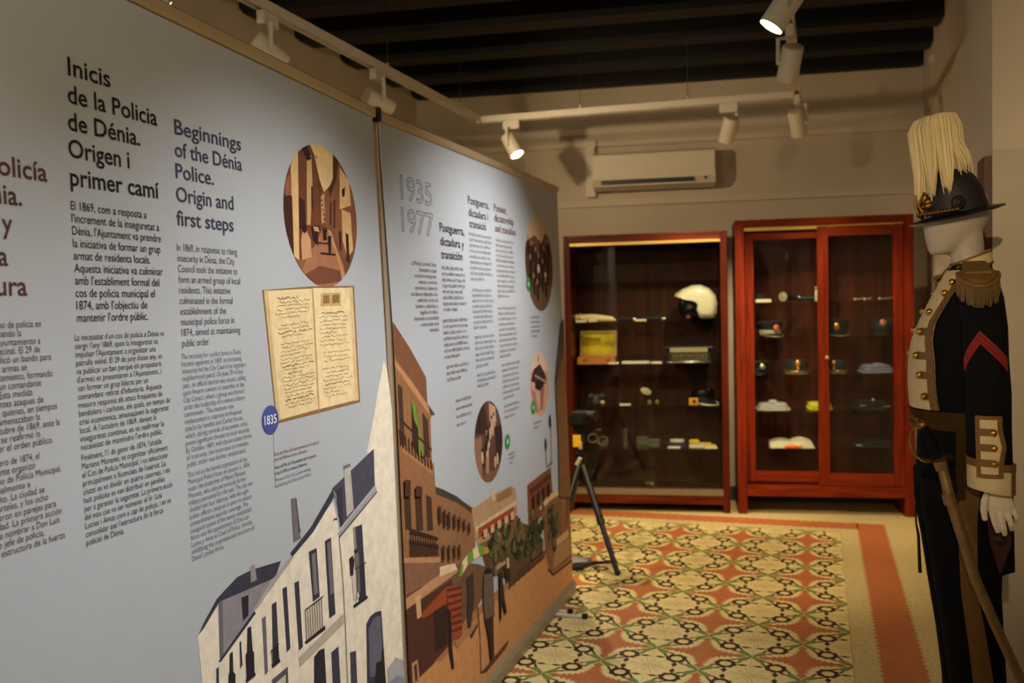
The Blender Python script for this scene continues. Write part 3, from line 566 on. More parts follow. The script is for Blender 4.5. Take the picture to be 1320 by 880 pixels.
def block(x0, x1, ys, step, h, col, last=0.6):
    m = MB()
    for (u0, va, u1, vb) in ys:
        n = max(1, round((va-vb)/step))
        for i in range(n): scribble(m, u0, (u0+(u1-u0)*(rs.uniform(0.86, 1.0) if i < n-1 else last)), va-(va-vb)*i/n-h, h, rs)
    m.build('paragraph', ink(col), s2, world=True)
block(0, 0, [(2.9494, 1.6245, 3.1795, 1.4565), (2.9408, 1.439, 3.1901, 1.2903), (2.9533, 1.2753, 3.1809, 1.2081)], 0.0215, 0.0095, (84, 74, 80))
block(0, 0, [(3.2295, 1.7617, 3.4822, 1.57), (3.237, 1.5491, 3.4772, 1.3852), (3.244, 1.3691, 3.4808, 1.2357), (3.2504, 1.2223, 3.4791, 1.1616)], 0.0215, 0.0095, (112, 114, 130))
block(0, 0, [(3.5274, 1.7567, 3.7703, 1.5063), (3.5218, 1.4766, 3.7647, 1.2569), (3.5408, 1.2425, 3.781, 1.0826), (3.5487, 1.0706, 3.7739, 1.0021)], 0.0215, 0.0095, (132, 116, 110))
block(0, 0, [(3.027, 1.1488, 3.1876, 1.0327)], 0.026, 0.009, (90, 80, 86))
block(0, 0, [(3.5827, 0.8642, 3.6633, 0.8095)], 0.021, 0.008, (96, 90, 96))
block(0, 0, [(3.9605, 1.4305, 4.1127, 1.3232)], 0.021, 0.008, (96, 90, 96))
block(0, 0, [(3.9449, 0.9473, 4.0716, 0.9049)], 0.021, 0.008, (96, 90, 96))
PH = [(3.3512, 0.9505, 0.1599), (4.1394, 1.6763, 0.2219), (4.0638, 1.115, 0.1492)]
def photo(idx, items, lab):
    c = PH[idx]; it = [(col, [(c[0]+c[2]*x, c[1]+c[2]*y) for x, y in pl]) for col, pl in items]
    m = MB(); mats = poly_layer(m, it, 0.0006, clipc=c); m.build('round_photograph', mats, s2, world=True, label=lab)
def blob(x, y, r, ry=None): return [(x+r*math.cos(q*math.pi/4), y+(ry or r)*math.sin(q*math.pi/4)) for q in range(8)]
full = [(-1.1, -1.1), (1.1, -1.1), (1.1, 1.1), (-1.1, 1.1)]
it = [((96, 66, 52), full), ((60, 42, 36), [(-1, 1), (-0.2, 1), (0, 0.2), (-1, 0.3)]), ((196, 160, 132), [(0.1, 0.95), (0.55, 0.8), (0.6, 0.4), (0.1, 0.5)]), ((150, 108, 84), [(-1, 0.2), (-0.5, 0.2), (-0.55, -0.8), (-1, -0.6)]), ((176, 136, 108), [(-0.2, 0.3), (0.0, 0.3), (-0.1, -0.9), (-0.3, -0.8)]), ((52, 36, 32), [(0.45, 0.3), (1.0, 0.3), (1, -0.7), (0.5, -0.6)]), ((126, 88, 68), [(-0.6, -0.75), (0.7, -0.75), (0.4, -1), (-0.4, -1)])]
for k in range(14):
    x = -0.6+1.2*((k*0.37) % 1); y = 0.5-1.15*((k*0.61) % 1); it += [((206, 172, 142) if k % 3 else (44, 30, 28), blob(x, y, 0.08, 0.16)), ((50, 34, 30), blob(x, y+0.19, 0.06, 0.05))]
photo(0, it, 'sepia photograph of a crowd at a procession')
it = [((120, 88, 66), full), ((216, 190, 152), [(-1, 1), (1, 1), (1, 0.55), (0.5, 0.7), (0.2, 0.45), (-0.3, 0.6), (-1, 0.4)]), ((84, 56, 42), [(-1, 0.35), (-0.2, 0.4), (-0.2, -0.4), (-1, -0.3)]), ((96, 64, 48), [(0.0, 0.5), (1, 0.4), (1, -0.4), (0, -0.5)]), ((110, 80, 62), [(-0.8, -0.5), (0.9, -0.6), (0.5, -1), (-0.5, -1)])]
for k in range(18):
    x = -0.75+1.5*((k*0.29) % 1); y = 0.3-0.95*((k*0.53) % 1); it += [((38, 26, 24), blob(x, y, 0.10, 0.2)), ((176, 136, 104), blob(x, y+0.23, 0.055, 0.06))]
it += [((226, 200, 168), blob(-0.1, -0.1, 0.09, 0.1)), ((226, 200, 168), blob(0.4, -0.22, 0.09, 0.06))]
photo(1, it, 'sepia photograph of a uniformed group')
it = [((206, 160, 138), full), ((226, 190, 168), [(-1, 1), (1, 1), (1, 0.35), (-1, 0.45)]), ((64, 44, 42), [(-0.6, 0.5), (0.1, 0.62), (0.7, 0.2), (0.75, -0.05), (-0.3, 0.05), (-0.9, 0.15)]), ((40, 28, 28), [(-0.5, 0.1), (0.4, 0.2), (0.6, 0.05), (0.1, -0.25), (-0.5, -0.1)]), ((150, 104, 88), [(0.0, -0.2), (0.5, -0.05), (0.2, -0.8), (-0.05, -0.85)]), ((172, 124, 106), [(-0.9, -0.1), (-0.5, -0.2), (-0.2, -0.9), (-0.6, -0.8)]), ((60, 42, 40), blob(-0.05, 0.8, 0.05, 0.14))]
for k in range(6): it.append(((222, 180, 156), blob(-0.4+0.2*k, 0.28-0.05*k, 0.06, 0.05)))
photo(2, it, 'pinkish photograph of people with a vehicle')
for p, (px_, py_) in zip([(3.5678, 0.9189), (3.9454, 1.5798), (3.9452, 1.019)], [(0, 0)]*3):
    m = MB(); mats = poly_layer(m, [((58, 140, 72), circle_uv(p[0], p[1], 0.031, 28)), ((176, 206, 176), circle_uv(p[0], p[1]-0.001, 0.011, 12))], 0.0030); m.build('green_badge', mats, s2, world=True)
BR = (152, 106, 70); DB = (74, 50, 38); TN = (206, 148, 96)
st = [((120, 88, 62), [(2.4965, 0.7157), (2.82, 0.6276), (3.1859, 0.5091), (3.3708, 0.4281), (3.1683, 0.3639), (2.9849, 0.2975), (2.6975, 0.2687), (2.4523, 0.2907)]), (TN, [(2.5475, 0.2933), (2.6226, 0.2986), (2.9157, 0.3046), (3.0401, 0.355), (3.5133, 0.3515), (4.03, 0.3387), (4.1139, 0.2042), (4.5183, 0.1754), (4.5092, 0.0517), (3.8899, 0.043), (3.2082, 0.0319), (3.128, 0.0319), (2.5088, 0.2667)]),
 ((176, 122, 78), [(3.0401, 0.355), (3.5133, 0.3515), (4.03, 0.3387), (4.0393, 0.3188), (3.5088, 0.3168), (3.0853, 0.3169), (2.803, 0.2861), (2.7027, 0.3159), (2.9176, 0.3214)]),
 ((96, 74, 54), [(3.1948, 0.5821), (3.3052, 0.5926), (3.5384, 0.5455), (3.6711, 0.5558), (3.8056, 0.5134), (4.0177, 0.394), (4.0098, 0.3383), (3.5133, 0.3515), (3.2609, 0.4595)]),
 ((148, 106, 74), [(2.7958, 0.8812), (2.9744, 0.8136), (3.1598, 0.7263), (3.1555, 0.5829), (2.9922, 0.5629), (2.8177, 0.6071)]), ((74, 62, 50), [(2.794, 0.884), (2.8675, 0.8586), (2.9969, 0.8064), (3.1641, 0.7188), (3.1571, 0.7036), (2.9944, 0.7847), (2.7933, 0.8591)]),
 ((186, 152, 112), [(3.1345, 0.7291), (3.3657, 0.7353), (3.5943, 0.7282), (3.6564, 0.6992), (3.6602, 0.6008), (3.1588, 0.61)]), ((214, 190, 152), [(3.1642, 0.6553), (3.6507, 0.6559), (3.6547, 0.636), (3.1696, 0.6354)]), ((150, 116, 82), [(3.4082, 0.7247), (3.5937, 0.7241), (3.6054, 0.6884), (3.4103, 0.6944)]), ((208, 186, 150), [(3.3547, 0.7621), (3.3835, 0.7614), (3.3945, 0.7096), (3.3598, 0.711)]),
 ((166, 74, 42), [(3.1916, 0.6432), (3.6149, 0.6361), (3.6409, 0.5819), (3.1981, 0.6096)]), ((130, 92, 66), [(3.1588, 0.61), (3.6588, 0.5905), (3.7351, 0.5192), (3.7363, 0.4756), (3.2195, 0.5663)]), ((190, 154, 116), [(3.1664, 0.6081), (3.5436, 0.5855), (3.5518, 0.5505), (3.1819, 0.5854)]),
 ((128, 74, 50), [(3.8113, 0.6882), (4.0409, 0.6992), (4.1859, 0.7015), (4.2121, 0.5261), (4.0336, 0.506), (3.8041, 0.5028)]), ((84, 46, 34), [(3.8402, 0.6604), (4.1822, 0.6759), (4.1871, 0.6511), (3.8441, 0.6353)]),
 ((142, 100, 66), [(4.0174, 0.5328), (4.3666, 0.5704), (4.4589, 0.651), (4.5193, 0.794), (4.6427, 0.8809), (4.5183, 0.1754), (4.1139, 0.2042), (4.0393, 0.3188)]), ((112, 76, 50), [(4.4589, 0.651), (4.5193, 0.794), (4.6427, 0.8809), (4.5757, 0.5138), (4.4034, 0.3473)]),
 ((220, 192, 150), [(3.9727, 0.5518), (4.1261, 0.5798), (4.3757, 0.5686), (4.3627, 0.5438), (4.1637, 0.5483), (3.9978, 0.5348)]), ((120, 92, 62), [(4.065, 0.499), (4.3367, 0.5243), (4.334, 0.3517), (4.0701, 0.334)]), ((98, 82, 54), [(4.1537, 0.479), (4.2839, 0.4741), (4.2769, 0.3656), (4.1576, 0.3589)]),
 ((206, 170, 126), [(4.1766, 0.3421), (4.4496, 0.3362), (4.4636, 0.301), (4.1974, 0.3067)]), ((176, 134, 94), [(4.1974, 0.3067), (4.4721, 0.2925), (4.4778, 0.2017), (4.1581, 0.2154)]), (DB, [(4.0779, 0.2439), (4.1555, 0.197), (4.5028, 0.1719), (4.5057, 0.1582), (4.1534, 0.1832), (4.0612, 0.2428)]),
 
 (BR, [(2.5166, 1.0081), (2.8065, 0.9586), (2.8249, 0.633), (2.5203, 0.7108)]),
 (BR, [(2.5279, 1.4569), (2.5541, 1.427), (2.6595, 1.3461), (2.775, 1.2483), (2.7759, 1.1621), (2.8293, 1.1182), (2.7956, 1.1187), (2.7903, 0.8471), (2.5059, 0.9058), (2.5162, 1.0616), (2.531, 1.3464)]),
 ((128, 84, 58), [(2.5276, 1.4543), (2.6602, 1.3528), (2.7751, 1.2497), (2.7757, 1.16), (2.5447, 1.3358), (2.5377, 1.4112)]), ((196, 140, 94), [(2.5379, 1.3278), (2.6646, 1.2438), (2.821, 1.1242), (2.8021, 1.1136), (2.6617, 1.2168), (2.539, 1.3101)]), ((92, 74, 56), [(2.7957, 1.1201), (2.7761, 1.1635), (2.8348, 1.1197)]),
 (DB, [(2.5566, 1.2498), (2.5882, 1.2337), (2.5903, 1.049), (2.5579, 1.0605)]), ((60, 34, 28), [(2.6505, 1.1873), (2.6905, 1.1521), (2.7275, 0.986), (2.6841, 1.0015), (2.643, 1.0422)]), ((104, 148, 48), [(2.6519, 1.1851), (2.681, 1.1704), (2.7051, 1.0882), (2.7251, 0.9948), (2.6906, 1.0005), (2.6936, 1.0897), (2.6675, 1.1206)]), (DB, [(2.7292, 1.1407), (2.7734, 1.1073), (2.7784, 0.979), (2.7334, 0.9935)]),
 ((178, 126, 84), [(2.5657, 1.0487), (2.7996, 0.9311), (2.7983, 0.9199), (2.5673, 1.0352)]), ((60, 42, 34), [(2.5576, 1.1444), (2.794, 1.0085), (2.7964, 0.9988), (2.5594, 1.1329)]),
 (DB, [(2.5661, 0.9455), (2.6111, 0.9252), (2.611, 0.7857), (2.564, 0.7891)]), (DB, [(2.6443, 0.9052), (2.6972, 0.8802), (2.6975, 0.7569), (2.6445, 0.7665)]), (DB, [(2.7312, 0.8668), (2.7736, 0.8482), (2.7758, 0.738), (2.728, 0.7462)]), ((64, 44, 36), [(2.5826, 0.794), (2.8098, 0.7062), (2.8109, 0.6975), (2.5851, 0.784)]), ((94, 62, 46), [(2.5856, 0.7542), (2.8134, 0.6817), (2.8172, 0.6402), (2.5833, 0.6983)]),
 ((190, 140, 104), [(2.5071, 0.7174), (2.8228, 0.6336), (2.8231, 0.6166), (2.5087, 0.7001)]), ((140, 100, 76), [(2.5087, 0.7001), (2.8231, 0.6166), (2.8306, 0.5695), (2.5043, 0.5913)]),
 ((196, 148, 108), [(2.5064, 0.5784), (2.8145, 0.5784), (2.9465, 0.5712), (2.9805, 0.5439), (2.943, 0.5414), (2.5064, 0.5447)]), ((236, 206, 166), [(2.8173, 0.603), (2.9473, 0.5789), (2.9719, 0.5508), (2.8136, 0.5702)]), ((84, 50, 38), [(2.5064, 0.5447), (2.919, 0.5309), (2.9313, 0.4396), (2.9176, 0.3214), (2.7319, 0.3048), (2.4883, 0.3061)]), ((160, 74, 44), [(2.6536, 0.4961), (2.8619, 0.5201), (2.8619, 0.4617), (2.6612, 0.4774)]), ((158, 78, 50), [(2.8643, 0.5212), (3.0023, 0.4868), (2.9859, 0.3061), (2.8948, 0.3209)]),
 ((54, 36, 30), [(2.7505, 0.4724), (2.8556, 0.4638), (2.8469, 0.3295), (2.7453, 0.333)]), ((214, 170, 128), [(2.6135, 0.5649), (2.651, 0.5613), (2.6546, 0.4877), (2.6204, 0.4895)]), ((190, 146, 110), [(2.5664, 0.3681), (2.6106, 0.3631), (2.6181, 0.2924), (2.6035, 0.2982), (2.6021, 0.3544), (2.5796, 0.3536), (2.5848, 0.2978), (2.567, 0.305)]), ((190, 150, 60), [(2.967, 0.5079), (3.0163, 0.5652), (3.0914, 0.5793), (3.1817, 0.5836), (3.2883, 0.5465), (3.2968, 0.5249), (3.1894, 0.5383), (3.0872, 0.5438), (3.011, 0.52)]), ((232, 214, 170), [(3.0163, 0.5652), (3.0663, 0.5769), (3.0671, 0.5421), (3.0209, 0.5226)]), ((118, 160, 60), [(3.0663, 0.5769), (3.1221, 0.5823), (3.1324, 0.5407), (3.0721, 0.5425)]), ((232, 214, 170), [(3.1221, 0.5823), (3.1739, 0.5837), (3.1948, 0.5387), (3.1324, 0.5407)]), ((118, 160, 60), [(3.1739, 0.5837), (3.2357, 0.5659), (3.2424, 0.5317), (3.1948, 0.5387)]), ((120, 160, 62), [(2.967, 0.5079), (3.0003, 0.5517), (3.0292, 0.5526), (3.0107, 0.5174)]),
 ((70, 52, 44), [(3.0442, 0.4941), (3.1198, 0.4997), (3.1204, 0.3977), (3.0711, 0.3034), (3.0406, 0.3185)]), ((110, 84, 66), [(2.9826, 0.5211), (3.0463, 0.5117), (3.0457, 0.403), (2.998, 0.4093)]),
 ((96, 66, 46), [(3.1476, 0.1064), (3.4673, 0.1175), (3.4817, 0.1083), (3.4364, 0.0942), (3.215, 0.0866)]), ((110, 92, 78), [(3.2196, 0.457), (3.2665, 0.4598), (3.3187, 0.4273), (3.3159, 0.2678), (3.2117, 0.2815), (3.2012, 0.3723)]), ((58, 42, 36), [(3.2125, 0.2879), (3.2999, 0.277), (3.2915, 0.1181), (3.2517, 0.1157), (3.2407, 0.2064)]), ((40, 30, 28), [(3.2347, 0.4689), (3.2681, 0.4728), (3.3048, 0.4528), (3.2979, 0.4431), (3.2438, 0.4548)]), ((70, 56, 48), [(3.2554, 0.4149), (3.2831, 0.4144), (3.289, 0.3253), (3.266, 0.3211)]),
 ((56, 42, 36), [(3.3866, 0.4136), (3.4224, 0.4134), (3.4346, 0.3192), (3.4605, 0.2339), (3.4364, 0.2378), (3.4089, 0.3071), (3.3929, 0.2282), (3.376, 0.2359)]), ((190, 150, 116), [(3.3507, 0.4535), (3.4639, 0.4522), (3.4683, 0.4389), (3.3602, 0.437)]),
 ((40, 30, 28), [(2.8558, 0.4465), (2.8935, 0.4273), (2.8896, 0.3141), (2.9017, 0.2224), (2.8794, 0.2258), (2.86, 0.2903)]), ((176, 130, 90), [(2.9162, 0.3088), (3.1617, 0.3097), (3.1655, 0.2971), (2.9359, 0.2797)]), (DB, [(3.056, 0.2813), (3.1394, 0.2985), (3.1433, 0.2878), (3.0741, 0.2657)])]
for k in range(7):
    st.append(((110, 46, 32), [tuple(p) for p in [(lambda a, b, t: (a[0]+(b[0]-a[0])*t, a[1]+(b[1]-a[1])*t))(A_, B_, (k+dt)/7.5) for A_, B_, dt in (((2.8676, 0.5116), (2.8953, 0.325), 0), ((3.0019, 0.4833), (2.9859, 0.3061), 0), ((3.0019, 0.4833), (2.9859, 0.3061), 0.42), ((2.8676, 0.5116), (2.8953, 0.325), 0.42))]]))
rf_ = random.Random(21)
for (cx, cy, rx, ry, n, hue) in [(3.9419, 0.4983, 0.1054, 0.1234, 26, 0), (3.4173, 0.515, 0.1296, 0.1009, 34, 1), (3.6785, 0.458, 0.1047, 0.1092, 26, 2), (4.1618, 0.4175, 0.0788, 0.116, 20, 0), (3.8768, 0.4407, 0.1169, 0.0752, 14, 1)]:
    for k in range(n):
        a, q = rf_.uniform(0, 6.283), rf_.uniform(0, 1)**0.6; r = rf_.uniform(0.018, 0.040); g = rf_.choice([(58, 62, 38), (74, 80, 46), (92, 96, 58), (48, 48, 34), (112, 104, 66)])
        st.append((g, [(cx+rx*q*math.cos(a)+r*rf_.uniform(0.6, 1.1)*math.cos(t*1.047), cy+ry*q*math.sin(a)+0.7*r*rf_.uniform(0.6, 1.1)*math.sin(t*1.047)) for t in range(6)]))
st += [((110, 92, 78), [(3.2196, 0.457), (3.2665, 0.4598), (3.3187, 0.4273), (3.3159, 0.2678), (3.2117, 0.2815), (3.2012, 0.3723)]), ((58, 42, 36), [(3.2125, 0.2879), (3.2999, 0.277), (3.2915, 0.1181), (3.2517, 0.1157), (3.2407, 0.2064)]), ((40, 30, 28), [(3.2347, 0.4689), (3.2681, 0.4728), (3.3048, 0.4528), (3.2979, 0.4431), (3.2438, 0.4548)]), ((56, 42, 36), [(3.3866, 0.4136), (3.4224, 0.4134), (3.4346, 0.3192), (3.4605, 0.2339), (3.4364, 0.2378), (3.4089, 0.3071), (3.3929, 0.2282), (3.376, 0.2359)]),
 ((206, 176, 140), [(3.4794, 0.4531), (3.513, 0.4471), (3.5129, 0.3978), (3.4822, 0.4024)]), ((52, 40, 34), [(3.4589, 0.4131), (3.5201, 0.404), (3.52, 0.3546), (3.4674, 0.3599)]), ((186, 150, 116), [(3.3504, 0.4516), (3.4634, 0.4483), (3.4708, 0.4341), (3.36, 0.4351)])]
win = [[(2.8196, 0.8134), (2.84, 0.8052), (2.8376, 0.7464), (2.8173, 0.7549)], [(2.86, 0.7919), (2.8787, 0.7843), (2.8764, 0.7248), (2.8576, 0.7327)], [(2.8975, 0.7751), (2.9167, 0.7673), (2.9148, 0.7113), (2.8956, 0.7194)], [(2.9448, 0.7558), (2.9645, 0.7479), (2.9636, 0.6996), (2.9438, 0.7079)], [(2.9889, 0.7371), (3.0069, 0.7298), (3.0064, 0.6853), (2.9884, 0.6928)], [(3.0341, 0.7178), (3.0526, 0.7104), (3.0527, 0.6696), (3.0342, 0.6774)], [(2.836, 0.6742), (2.8545, 0.666), (2.8531, 0.6151), (2.8346, 0.6236)], [(2.8846, 0.6617), (2.9016, 0.6543), (2.9001, 0.6027), (2.8832, 0.6104)], [(2.9326, 0.6494), (2.95, 0.6418), (2.949, 0.5937), (2.9316, 0.6016)], [(2.9776, 0.6396), (2.9955, 0.6319), (2.9948, 0.5857), (2.9769, 0.5937)], [(3.0801, 0.6936), (3.0991, 0.6859), (3.0997, 0.6491), (3.0807, 0.657)]]
for q in win: st.append((DB, q))
rw = [[(3.2324, 0.6277), (3.2705, 0.6271), (3.2723, 0.5969), (3.2341, 0.5977)], [(3.3094, 0.6266), (3.3492, 0.626), (3.3511, 0.5951), (3.3113, 0.596)], [(3.3898, 0.6254), (3.4312, 0.6248), (3.4332, 0.5932), (3.3917, 0.5942)], [(3.4736, 0.6242), (3.5169, 0.6235), (3.519, 0.5913), (3.4757, 0.5923)], [(3.5547, 0.6223), (3.5999, 0.6216), (3.6021, 0.5887), (3.5569, 0.5897)]]
for q in rw: st.append(((214, 180, 138), q))
rw = [[(3.8652, 0.6276), (3.8991, 0.6296), (3.8984, 0.5702), (3.8645, 0.5687)], [(3.9411, 0.6312), (3.9763, 0.6333), (3.9756, 0.5729), (3.9405, 0.5713)], [(4.0197, 0.6339), (4.0561, 0.636), (4.0554, 0.5745), (4.019, 0.5728)], [(4.1011, 0.6366), (4.1388, 0.6388), (4.1382, 0.5761), (4.1004, 0.5745)]]
for q in rw: st.append(((66, 36, 28), q))
rw = [[(2.5673, 0.9477), (2.6081, 0.9373), (2.6027, 0.8872), (2.5618, 0.8956)], [(2.6452, 0.9126), (2.6931, 0.9005), (2.6897, 0.8693), (2.6416, 0.8792)], [(4.3677, 1.1075), (4.4531, 1.096), (4.4442, 1.0366), (4.3585, 1.0449)], [(4.3846, 0.9042), (4.4627, 0.89), (4.4522, 0.8201), (4.3737, 0.8312)], [(4.3553, 0.7597), (4.4483, 0.7408), (4.4394, 0.6817), (4.346, 0.6977)]]
for q in rw: st.append((DB, q))
st.append(((128, 90, 60), [(4.5357, 1.4297), (4.6087, 1.4152), (4.6859, 1.3846), (4.5848, 0.4767), (4.2987, 0.5357), (4.3188, 0.8285), (4.307, 1.1126), (4.4569, 1.3902)])); st.append(((90, 74, 56), [(4.4569, 1.3902), (4.5254, 1.4157), (4.5361, 1.3228), (4.3524, 1.1088), (4.307, 1.1126)]))
m = MB(); mats = poly_layer(m, st, 0.0006, span=(2.545, 4.5025)); mats.append(ink((56, 40, 34))); mi = len(mats)-1
for a, b in zip([(4.2164, 0.9254), (4.1247, 0.7152), (4.1042, 0.8192), (2.5538, 1.1086), (2.5707, 1.0964), (2.5924, 1.0834), (2.6143, 1.0702), (2.6366, 1.0568), (2.6592, 1.0432), (2.6822, 1.0294), (2.7055, 1.0154), (2.7292, 1.0011), (2.7532, 0.9867), (2.778, 0.9755)]+[(3.147, 0.3613), (3.1591, 0.2448), (3.0571, 0.4995), (2.5994, 0.7806), (2.6171, 0.7731), (2.6352, 0.7672), (2.6533, 0.7596), (2.6717, 0.7526), (2.6904, 0.7456), (2.7091, 0.7378), (2.7283, 0.7314), (2.7477, 0.7241), (2.7673, 0.7168), (2.7872, 0.7102), (3.5126, 0.3465), (3.5769, 0.3463), (3.643, 0.3441), (3.7113, 0.3417), (3.7819, 0.3393), (3.8549, 0.3368), (3.9306, 0.3342)], [(4.1952, 0.7029), (4.2132, 0.7254), (4.1178, 0.7164), (2.5573, 1.0553), (2.5744, 1.0447), (2.5964, 1.0333), (2.6186, 1.0217), (2.6412, 1.0099), (2.6641, 0.998), (2.6874, 0.9858), (2.711, 0.9735), (2.735, 0.961), (2.7596, 0.9503), (2.7847, 0.9409)]+[(3.1591, 0.2448), (3.1526, 0.1044), (3.0422, 0.3316), (2.5979, 0.6975), (2.6159, 0.6927), (2.6343, 0.6886), (2.6527, 0.6836), (2.6715, 0.6793), (2.6904, 0.6743), (2.7096, 0.6691), (2.729, 0.6639), (2.7486, 0.6586), (2.7686, 0.6541), (2.7887, 0.6487), (3.5142, 0.31), (3.5787, 0.3102), (3.6451, 0.3094), (3.7138, 0.3086), (3.7848, 0.3077), (3.8583, 0.3069), (3.9343, 0.3059)]): ribbon(m, a, b, 0.006, 0.0034, mi)
for a, b in zip([(3.5129, 0.3485), (3.5113, 0.3366), (3.5098, 0.3247), (2.5916, 0.7762), (2.5883, 0.7456)], [(4.0299, 0.3376), (4.028, 0.3242), (4.0264, 0.313), (2.8111, 0.6991), (2.8123, 0.6719)]): ribbon(m, a, b, 0.006, 0.0034, mi)
for c, r in zip([(4.1992, 0.9327), (4.1132, 0.8329)], (0.02, 0.018)): m.add([bpt(c[0]+x, c[1]+y, 0.0036) for x, y in [(-r*.6, r), (r*.6, r), (r, -r), (0, -r*2.4), (-r, -r)]], [(0, 1, 2, 3, 4)], mi)
m.build('street_photograph', mats, s2, world=True, label='colour photograph of a town street with people')

# ------------------------------------------------------------------ display cabinets
def cbx(mb, u0, u1, o0, o1, z0, z1, mi=None):
    b = len(mb.v); mb.box(u0, u1, o0, o1, z0, z1, 0.0025, mi); mb.v[b:] = [cw(x, y, z)[:] for x, y, z in mb.v[b:]]; return mb
def cpart(name, mats, root, *boxes, label=None):
    m = MB()
    for b in boxes: cbx(m, *b)
    return m.build(name, mats, root, world=True, label=label)
# the dark cabinet with frameless sliding glass
UL, UR, HL, DL = -1.1345, 0.0045, 1.970, 0.42
c1 = thing('display_cabinet', 'dark mahogany cabinet with frameless glass doors behind the tripod', 'cabinet', cw((UL+UR)/2, DL/2, 0), CA, 'wooden display cabinets')
cpart('frame', mahog, c1, (UL, UL+0.045, 0, DL, 0, HL), (UR-0.047, UR, 0, DL, 0, HL))
cpart('top_board', mahog_h, c1, (UL+0.045, UR-0.047, 0, DL, HL-0.055, HL))
cpart('bottom_rail', mahog_h, c1, (UL+0.045, UR-0.047, 0.0, DL, 0.058, 0.122))
cpart('back_panel', mahog_in, c1, (UL+0.045, UR-0.047, DL-0.02, DL-0.005, 0.12, HL-0.055))
cpart('floor_board', mahog_in, c1, (UL+0.045, UR-0.047, 0.02, DL-0.02, 0.124, 0.14))
cpart('top_track', gold_rail, c1, (UL+0.045, UR-0.047, -0.002, 0.05, HL-0.075, HL-0.055), label='pale gold sliding track under the top board')
cpart('bottom_track', alu, c1, (UL+0.045, UR-0.047, -0.003, 0.05, 0.122, 0.166), label='dull metal sliding track above the bottom rail')
ZL = [1.634, 1.353, 1.050, 0.751, 0.445]
for z in ZL: cpart('shelf', shelf_glass, c1, (UL+0.048, UR-0.05, 0.055, DL-0.022, z-0.008, z))
um = -0.5389
d = cpart('glass_door', pane_glass, c1, (UL+0.046, um+0.02, 0.030, 0.036, 0.168, HL-0.077))
cpart('finger_grip', steel, d, (um-0.045, um+0.018, 0.024, 0.030, 0.195, 0.203))
d = cpart('glass_door', pane_glass, c1, (um-0.02, UR-0.048, 0.012, 0.018, 0.168, HL-0.077))
m = MB(); b0 = len(m.v); m.cyl((um+0.006, -0.008, 0.205), (um+0.006, 0.012, 0.205), 0.011, n=16); m.v = [cw(*p)[:] for p in m.v]; m.build('lock', steel, d, world=True)
# the reddish cabinet with framed doors
VL, VR, HR, DR = 0.0575, 1.2150, 2.035, 0.42
c2 = thing('display_cabinet', 'reddish cherry cabinet with wood-framed sliding doors holding police caps', 'cabinet', cw((VL+VR)/2, DR/2, 0), CA, 'wooden display cabinets')
cpart('frame', cherry, c2, (VL, VL+0.062, 0, DR, 0, HR), (VR-0.062, VR, 0, DR, 0, HR))
cpart('top_board', cherry_h, c2, (VL+0.062, VR-0.062, 0, DR, HR-0.050, HR))
cpart('bottom_rail', cherry_h, c2, (VL+0.062, VR-0.062, 0.004, DR, 0.125, 0.198))
cpart('back_panel', cherry_in, c2, (VL+0.062, VR-0.062, DR-0.02, DR-0.005, 0.16, HR-0.05))
cpart('floor_board', cherry_in, c2, (VL+0.062, VR-0.062, 0.06, DR-0.02, 0.20, 0.22))
cpart('top_track', gold_rail, c2, (VL+0.062, VR-0.062, 0.015, 0.04, HR-0.076, HR-0.052), label='pale gold track over the left door')
ZR = [1.468, 1.229, 0.964, 0.707, 0.449]
for z in ZR: cpart('shelf', shelf_glass, c2, (VL+0.064, VR-0.064, 0.085, DR-0.022, z-0.007, z))
def wdoor(u0, u1, sl, sr, o, z0, z1, rt, rb, knob=None):
    d = cpart('sliding_door', cherry, c2, (u0, u0+sl, o, o+0.024, z0, z1), (u1-sr, u1, o, o+0.024, z0, z1))
    cpart('door_rail', cherry_h, d, (u0+sl, u1-sr, o+0.001, o+0.023, z1-rt, z1)); cpart('door_rail', cherry_h, d, (u0+sl, u1-sr, o+0.001, o+0.023, z0, z0+rb))
    cpart('door_pane', pane_glass, d, (u0+sl-0.004, u1-sr+0.004, o+0.010, o+0.014, z0+rb-0.004, z1-rt+0.004))
    if knob:
        m = MB().lathe([(0.006, 0), (0.006, 0.012), (0.014, 0.018), (0.016, 0.026), (0.010, 0.032), (0.0, 0.034)], n=16)
        m.v = [cw(knob[0]+x, o-z, knob[1]+y)[:] for x, y, z in m.v]; m.build('knob', brass, d, world=True, smooth=True)
wdoor(VL+0.064, 0.66, 0.062, 0.05, 0.048, 0.218, 1.945, 0.045, 0.075)
wdoor(0.600, VR-0.064, 0.072, 0.064, 0.012, 0.20, 1.975, 0.068, 0.088, (0.6563, 1.0833))

# ------------------------------------------------------------------ what lies in the cabinets
def put(o, u, off, z, rz=0.0): o.location = cw(u, off, z); o.rotation_euler = (0, 0, CA+rz); return o
def item(name, label, cat, u, off, z, rz=0.0, group=None):
    return thing(name, label, cat, cw(u, off, z), CA+rz, group)
